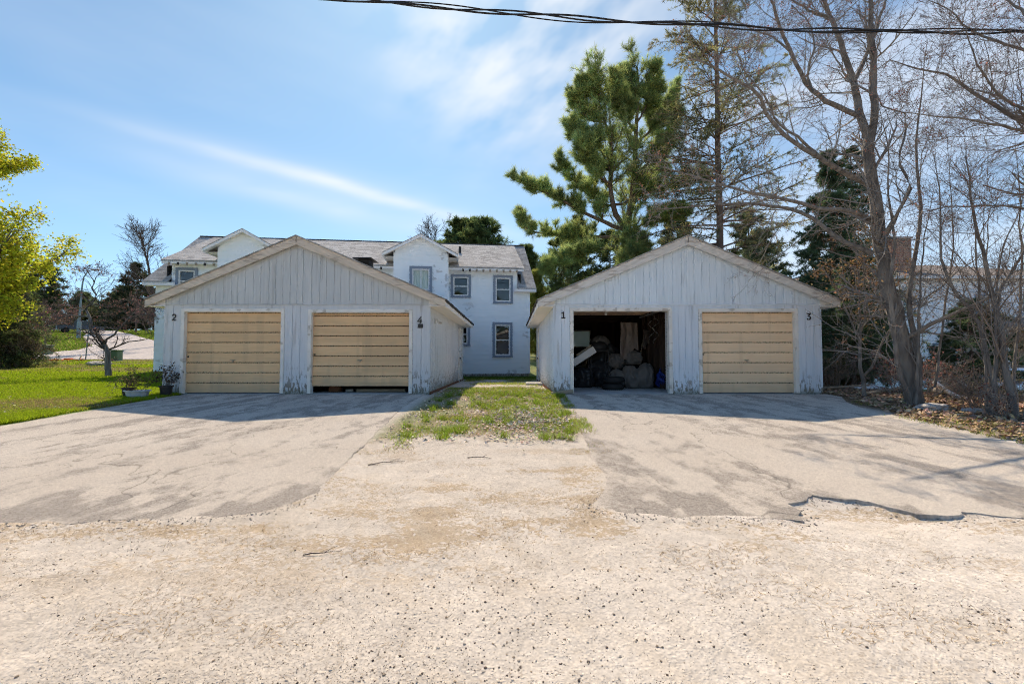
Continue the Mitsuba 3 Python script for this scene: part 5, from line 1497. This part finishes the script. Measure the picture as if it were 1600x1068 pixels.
one('timber_board', 'yellowish board behind the white panel in the open bay', 'board', MB().box(-.4, .4, -.015, .015, -.07, .07, .004, M=mtx(2.42, 14.1, 1.22, ry=-33)), 'm_board')
g = thing('barbecue', 'black kettle barbecue standing in the open bay', 'barbecue')
v = trimesh.creation.icosphere(subdivisions=3)
vv = np.array(v.vertices) * [.3, .26, .22]
emit(g + '__lid', (vv * [1, 1, np.sqrt(.8)] + [2.78, 14.2, 1.3], np.array(v.faces)), 'm_black', smooth=True)
emit(g + '__shelf', MB().box(2.4, 3.15, 13.95, 14.45, 1.42 - .25, 1.2, .006), 'm_black')
for k, (x, y) in enumerate([(2.5, 14.0), (3.05, 14.0), (2.5, 14.4), (3.05, 14.4)]):
    emit(part(g, 'leg'), MB().cyl((x, y, .01), (x, y, 1.18), .02), 'm_black')
lt = thing('light_bulb', 'bare bulb hanging from the ceiling in the open bay', 'lamp')
emit(lt + '__cord', MB().cyl((2.75, 12.9, 2.33), (2.75, 12.9, 2.5), .006), 'm_black')
vv = np.array(v.vertices) * [.035, .035, .05] + [2.75, 12.9, 2.24]
emit(lt + '__bulb', (vv, np.array(v.faces)), 'm_white', smooth=True)
emit(lt + '__socket', MB().cyl((2.75, 12.9, 2.28), (2.75, 12.9, 2.34), .022), 'm_white')
for k, (x0, y0, z0, x1, lab) in enumerate([(4.25, 13.4, 2.3, 4.35, 'coiled pale wire hanging on the right in the open bay'), (4.5, 13.8, 2.2, 4.6, 'second loop of wire hanging by the partition')]):
    t = np.linspace(0, 1, 30)
    p = np.c_[x0 + .09 * np.sin(t * 12), y0 + .05 * np.cos(t * 12), z0 - t * .8]
    one('hanging_wire', lab, 'wire', MB().tube(p, np.full(30, .006), 5), 'm_metal', True)
for k, (x, y, z, w, h, rz, lab) in enumerate([(2.2, 15.6, .0, .6, .5, 12, 'brown cardboard box at the back left of the open bay'), (2.9, 16.0, .0, .7, .55, -8, 'wide cardboard box at the back of the open bay'), (2.85, 16.0, .56, .5, .4, 6, 'cardboard box stacked on the wide one'), (3.9, 15.4, .0, .6, .8, 14, 'tall cardboard box behind the grey sacks')]):
    K = thing('cardboard_box', lab, 'box')
    emit(K, MB().box(-w / 2, w / 2, -.25, .25, 0, h, .008, M=mtx(x, y, z + .01, rz=rz)), 'm_board')
    emit(K + '__flap', MB().box(-w / 2, w / 2, -.38, -.255, 0, .008, M=mtx(x, y, z + h, rz=rz, rx=-25)), 'm_board')
for k, (x, y, ly, lab) in enumerate([(4.4, 15.0, .25, 'long wooden handle leaning on the partition in the open bay'), (4.3, 15.6, .1, 'second wooden handle leaning behind the hanging wire')]):
    one('tool_handle', lab, 'tool', MB().cyl((x - .3, y - ly, .02), (x + .12, y, 1.9), .016), 'm_board', True)
for k, (x, y, z) in enumerate([(3.0, 13.2, .1), (3.02, 13.2, .3)]):
    th = np.linspace(0, 2 * np.pi, 29)
    one('tyre', ['black tyre lying flat on the floor of the open bay', 'black tyre stacked on the other in the open bay'][k], 'tyre', MB().tube(np.c_[x + .24 * np.cos(th), y + .24 * np.sin(th), th * 0 + z], np.full(29, .095), 10), 'm_tyre', True)
# rubbish showing under the half-raised door
one('red_box', 'red tin lying under the raised second door', 'box', MB().box(-5.05, -4.75, 12.2, 12.4, .01, .16, .01), 'm_rust')
one('brick', 'pale brick lying under the raised second door', 'brick', MB().box(-4.62, -4.42, 12.3, 12.4, .01, .08, .006), 'm_stone')
one('plank', 'dark plank lying inside the gap below the raised second door', 'plank', MB().box(-4.3, -2.95, 12.25, 12.35, .01, .09, .006), 'm_old_wood')

# ---------------------------------------------------------------- yard things
def pot(x, y, r, h, mat, label, seed, n, hh, col, oval=1.0):
    rng = np.random.default_rng(seed)
    K = thing('plant_pot', label, 'plant pot')
    z = float(zg(x, y))
    prof = np.array([[.0, 0], [.75 * r, 0], [.92 * r, h * .85], [1.05 * r, h * .86], [1.05 * r, h], [.95 * r, h], [.88 * r, h * .85], [0, h * .85]])
    m = trimesh.creation.revolve(prof, sections=28)
    v = np.array(m.vertices) * [oval, 1, 1] + [x, y, z - .005]
    emit(K, (v, np.array(m.faces)), mat, smooth=30)
    a = rng.uniform(0, 6.28, n); q = np.sqrt(rng.uniform(0, 1, n)) * r * .7
    P0 = np.c_[x + q * np.cos(a) * oval, y + q * np.sin(a), np.full(n, z + h * .84)]
    d = nrm(np.c_[rng.normal(0, .5, (n, 2)), np.ones(n)])
    P, R = level(rng, P0, d, hh * rng.uniform(.5, 1.1, n), np.full(n, .005), 5, .15, 0, .4)
    w = Wood().put(P, R, 4)
    p2, d2, r2, t2, par = spawn(rng, P, R, 5, .3, 45, 15, .6)
    P2, R2 = level(rng, p2, d2, np.full(len(p2), hh * .3), r2, 3, .15, 0, .4)
    w.put(P2, R2, 3)
    P_ = thing('potted_plant', label.replace('pot', 'plant in the pot', 1), 'plant')
    labels[P_]['label'] = 'straggly half-dead plant growing in the ' + label
    emit(P_ + '__stems', w.mesh(), 'm_dark_twig', smooth=True)
    labels[P_ + '__stems'] = {'kind': 'stuff'}
    pts = np.vstack([P2[:, 1:].reshape(-1, 3), P[:, 2:].reshape(-1, 3)])
    foliage(P_ + '__leaves', leaves(rng, pts[rng.integers(0, len(pts), 260)] + rng.normal(0, .02, (260, 3)), .05, col, .4))


pot(-9.3, 11.0, .2, .19, 'm_pot', 'low grey trough-shaped pot at the garage corner', 5, 16, .55, (.13, .11, .05), 1.5)
pot(-8.86, 11.35, .15, .26, 'm_black', 'black pot against the garage front', 6, 14, .55, (.10, .075, .06))
pot(-9.62, 11.1, .13, .24, 'm_black', 'black pot on the lawn side of the grey one', 8, 10, .5, (.10, .12, .05))
one('flagstone', 'flat stone slab on the ground by the far end of the right garage', 'stone', MB().box(.5, 1.15, 15.6, 16.4, -.03, .07, .02), 'm_stone')

# overhead service cable: three strands wound about each other
Kc = thing('overhead_cable', 'black twisted overhead cable crossing the sky', 'cable')
cx = np.linspace(-24, 34, 300)
cz = 7.02 + .0052 * (cx - 12) ** 2 + .0 * cx
cz = np.interp(cx, [-24, -10, -2.87, -2.15, -.48, 1.19, 3.58, 5.96, 9.53, 20, 34], [10.6, 8.35, 7.60, 7.53, 7.40, 7.26, 7.11, 7.03, 6.98, 7.25, 8.4])
from scipy.ndimage import gaussian_filter1d
cz = gaussian_filter1d(cz, 6, mode='nearest')
for k, (r, am, ph, fr) in enumerate([(.016, .028, 0, 2.1), (.014, .03, 2.1, 2.1), (.011, .055, 4.0, 1.3)]):
    p = np.c_[cx, 8 + am * np.cos(cx * fr + ph), cz + am * np.sin(cx * fr + ph) + .012 * np.sin(cx * .7 + ph)]
    emit(part(Kc, 'strand'), MB().tube(p, np.full(len(cx), r), 6), 'm_cable', smooth=True)

# ---------------------------------------------------------------- left: street things
def ubox(x, y, w, h, label):
    z = float(zg(x, y))
    K = thing('utility_box', label, 'utility box')
    emit(K, MB().box(x - w / 2, x + w / 2, y - w / 2, y + w / 2, z, z + h, .03), 'm_green_box')
    emit(K + '__lid', MB().box(x - w / 2 - .03, x + w / 2 + .03, y - w / 2 - .03, y + w / 2 + .03, z + h + .002, z + h + .08, .02), 'm_green_box')
    emit(K + '__door', MB().box(x - w * .4, x + w * .4, y - w / 2 - .02, y - w / 2 - .003, z + .1, z + h - .08, .006), 'm_green_box')
    emit(K + '__base', MB().box(x - w / 2 - .08, x + w / 2 + .08, y - w / 2 - .08, y + w / 2 + .08, z - .1, z + .03, .01), 'm_concrete')


ubox(-24.7, 27.6, .44, .62, 'green utility box on the lawn edge right of the apple tree')
ubox(-36.3, 34.4, .6, .72, 'green utility box across the road')
K = thing('street_lamp', 'tall grey street lamp with a curved arm beyond the road', 'street lamp')
x0, y0 = -50.6, 51.5
z0 = float(zg(x0, y0))
emit(K + '__pole', MB().tube([(x0, y0, z0 - .1), (x0, y0, z0 + 2), (x0, y0, z0 + 2.02), (x0 + .2, y0, z0 + 6.2)], [.2, .19, .11, .08], 10), 'm_lamp_grey', smooth=30)
emit(K + '__arm', MB().tube([(x0 + .2, y0, z0 + 6.2), (x0 + .35, y0, z0 + 7.2), (x0 + .8, y0, z0 + 7.9), (x0 + 1.5, y0, z0 + 8.1)], [.08, .07, .06, .05], 8), 'm_lamp_grey', smooth=True)
emit(K + '__lamp_head', MB().box(x0 + 1.4, x0 + 2.1, y0 - .15, y0 + .15, z0 + 8.0, z0 + 8.16, .04), 'm_lamp_grey')
K = thing('marker_post', 'thin grey metal post at the lawn edge behind the apple tree', 'post')
z0 = float(zg(-27.6, 28.6))
emit(K, MB().cyl((-27.6, 28.6, z0 - .1), (-27.45, 28.6, z0 + 2.1), .035), 'm_lamp_grey')
K = thing('marker_post', 'short wooden stake on the far grass beside the street lamp', 'post')
z0 = float(zg(-46, 43.5))
emit(K, MB().box(-46.05, -45.95, 43.45, 43.55, z0 - .1, z0 + 1.25, .01), 'm_old_wood')
rng = np.random.default_rng(8)
K = thing('safety_fence', 'collapsed orange plastic safety fence lying on the lawn edge', 'fence')
mb = MB()
for k in range(14):
    x = -29.6 + k * .22; y = 27.6 + rng.normal(0, .12); z = float(zg(x, y)) + .05
    mb.box(-.22, .22, -.05, .05, -.01, .012, .003, M=mtx(x, y, z + rng.uniform(0, .10), rz=rng.uniform(-30, 30), rx=rng.uniform(-40, 40), ry=rng.uniform(-14, 14)))
emit(K + '__mesh_strips', mb, 'm_orange'); labels[K + '__mesh_strips'] = {'kind': 'stuff'}
for k, (x, y) in enumerate([(-27.0, 27.55), (-24.9, 28.0)]):
    z = float(zg(x, y))
    emit(part(K, 'stake'), MB().box(-.03, .03, -.02, .02, -.1, .42, .004, M=mtx(x, y, z, ry=24)), 'm_white')
mb = blob(-22.4, 24.0, float(zg(-22.4, 24)) - .03, .62, .4, .16, 4, .1)
one('boulder', 'flat pale boulder on the lawn behind the apple tree', 'stone', mb, 'm_stone', True)
# pickup truck far up the road
K = thing('truck', 'dark blue pickup truck parked far up the road', 'truck')
z0 = float(zg(-65.5, 67)); Mt = mtx(-66.5, 68, z0, rz=50)
emit(K + '__body', MB().prism([(-2.6, .55), (2.6, .55), (2.6, 1.05), (1.3, 1.15), (-.9, 1.15), (-2.6, 1.1)], -.95, .95), 'm_truck', M=Mt)
emit(K + '__cab', MB().prism([(-.95, 1.152), (1.2, 1.152), (.6, 1.85), (-.75, 1.85)], -.85, .85), 'm_car_glass', M=Mt)
emit(K + '__roof', MB().box(-.78, .6, -.84, .84, 1.852, 1.9, .02), 'm_truck', M=Mt)
emit(K + '__tailgate', MB().box(-2.66, -2.602, -.9, .9, .6, 1.1, .01), 'm_truck', M=Mt)
emit(K + '__bumper', MB().box(-2.72, -2.605, -.9, .9, .42, .56, .01), 'm_metal', M=Mt)
for a in (-1.7, 1.6):
    for b in (-.98, .76):
        emit(part(K, 'wheel'), MB().cyl((a, b, .4), (a, b + .22, .4), .4, 16), 'm_tyre', M=Mt)

# ---------------------------------------------------------------- right: car and scrap under the trees
K = thing('car', 'silver sedan parked behind the brush at the right edge', 'car')
Mc = mtx(17.4, 15.3, -.83, rz=188)
prof = np.array([(-2.2, .3), (-2.25, .62), (-2.15, .86), (-1.6, .94), (-1.0, 1.36), (-.4, 1.44), (.35, 1.42), (1.05, .98), (1.9, .86), (2.2, .7), (2.22, .3)])
tt_ = np.linspace(-1, 1, 9)
rows = []
for u in tt_:
    s = 1 - .10 * abs(u) ** 4
    zz = prof[:, 1].copy()
    up = np.clip((zz - .9) / .5, 0, 1)
    rows.append(np.c_[prof[:, 0] * (1 - .03 * abs(u) ** 3), u * .88 * (1 - .22 * up), .3 + (zz - .3) * s])
v = np.vstack(rows); n = len(prof)
f = []
for a in range(8):
    for b in range(n):
        f.append([a * n + b, a * n + (b + 1) % n, (a + 1) * n + (b + 1) % n, (a + 1) * n + b])
cap = [[0, k, k + 1] for k in range(1, n - 1)]
mb = MB().add(v, f).add(rows[0], cap).add(rows[-1], cap)
emit(K + '__body', mb, 'm_car', M=Mc, smooth=35)
for sgn in (-1, 1):
    g_ = MB()
    for a, b in ((-.98, -.28), (-.2, .62)):
        q = [(a + (-.1 if a < -.5 else 0), sgn * .885, .95), (b + (.3 if b > .5 else 0), sgn * .885, .95), (b, sgn * .735, 1.33), (a + (.12 if a < -.5 else 0), sgn * .735, 1.33)]
        g_.quad(*q)
    emit(part(K, 'side_window'), g_, 'm_car_glass', M=Mc)
emit(K + '__windscreen', MB().quad((.5, -.66, 1.345), (.5, .66, 1.345), (1.07, .74, .985), (1.07, -.74, .985)), 'm_car_glass', M=mtx(17.4, 15.3, -.815, rz=188))
for a in (-1.35, 1.4):
    for b in (-.9, .7):
        wk = part(K, 'wheel')
        emit(wk, MB().cyl((a, b, .31), (a, b + .2, .31), .31, 20), 'm_tyre', M=Mc)
        emit(wk + '__rim', MB().cyl((a, b - .012 if b < 0 else b + .2, .31), (a, b + .0 if b < 0 else b + .212, .31), .19, 16), 'm_metal', M=Mc)
# upturned boat-like white tubs, a rusty barrow, tarpaulin
m = trimesh.creation.icosphere(subdivisions=3)
vv = np.array(m.vertices); vv[:, 2] = np.maximum(vv[:, 2], 0)
one('plastic_tub', 'upturned white plastic tub beyond the right garage corner', 'tub', (vv * [.45, .3, .2] + [10.9, 13.6, -.05], np.array(m.faces)), 'm_white', 35)
q = np.linspace(0, 1, 12)
one('plastic_gutter', 'curved white piece of plastic lying behind the maple trunk', 'gutter', MB().tube(np.c_[10.4 + q * .75, 10.9 + 0 * q, .42 - .42 * q + .25 * (q - .5) ** 2 - .12], np.full(12, .05), 8), 'm_white', True)
W_ = thing('wheelbarrow', 'rusty dark wheelbarrow parked under the spruce', 'wheelbarrow')
Mw = mtx(11.2, 15.2, -.25, rz=-20)
emit(W_ + '__tray', MB().prism([(-.55, .3), (.35, .3), (.6, .62), (-.7, .62)], -.33, .33), 'm_rust', M=Mw)
emit(W_ + '__wheel', MB().cyl((.62, -.05, .2), (.62, .05, .2), .2, 16), 'm_tyre', M=Mw)
for b in (-.25, .25):
    emit(part(W_, 'handle'), MB().cyl((.6, b * .3, .2), (-1.1, b, .5), .022), 'm_old_wood', M=Mw)
    emit(part(W_, 'leg'), MB().cyl((-.4, b, .3), (-.45, b, .0), .02), 'm_rust', M=Mw)
one('tarpaulin', 'dull purple tarpaulin draped over scrap behind the maple', 'tarpaulin', cloth((11.6, 13.6, .35), (12.9, 13.9, .2), .95, 9, .3, .16), 'm_purple', True)
for k, (x, y, rz, ln, lab) in enumerate([(10.0, 11.9, 15, 1.6, 'grey weathered plank lying on the leaf litter'), (9.4, 12.6, -30, 1.2, 'short plank lying near the right garage corner'), (11.2, 11.6, 40, 1.5, 'plank propped on scrap in the thicket')]):
    one('plank', lab, 'plank', MB().box(-ln / 2, ln / 2, -.09, .09, -.02, .02, .004, M=mtx(x, y, float(zg(x, y)) + .08 + .05 * k, rz=rz, ry=-6)), 'm_old_wood')
for k, (x, y, s, lab) in enumerate([(8.7, 9.2, .3, 'larger grey rock at the driveway edge below the maple'), (9.25, 8.9, .22, 'smaller pale rock right of the grey one')]):
    one('boulder', lab, 'stone', blob(x, y, float(zg(x, y)) - .05, s, s * .7, s * .35, 31 + k, .2), 'm_stone', True)
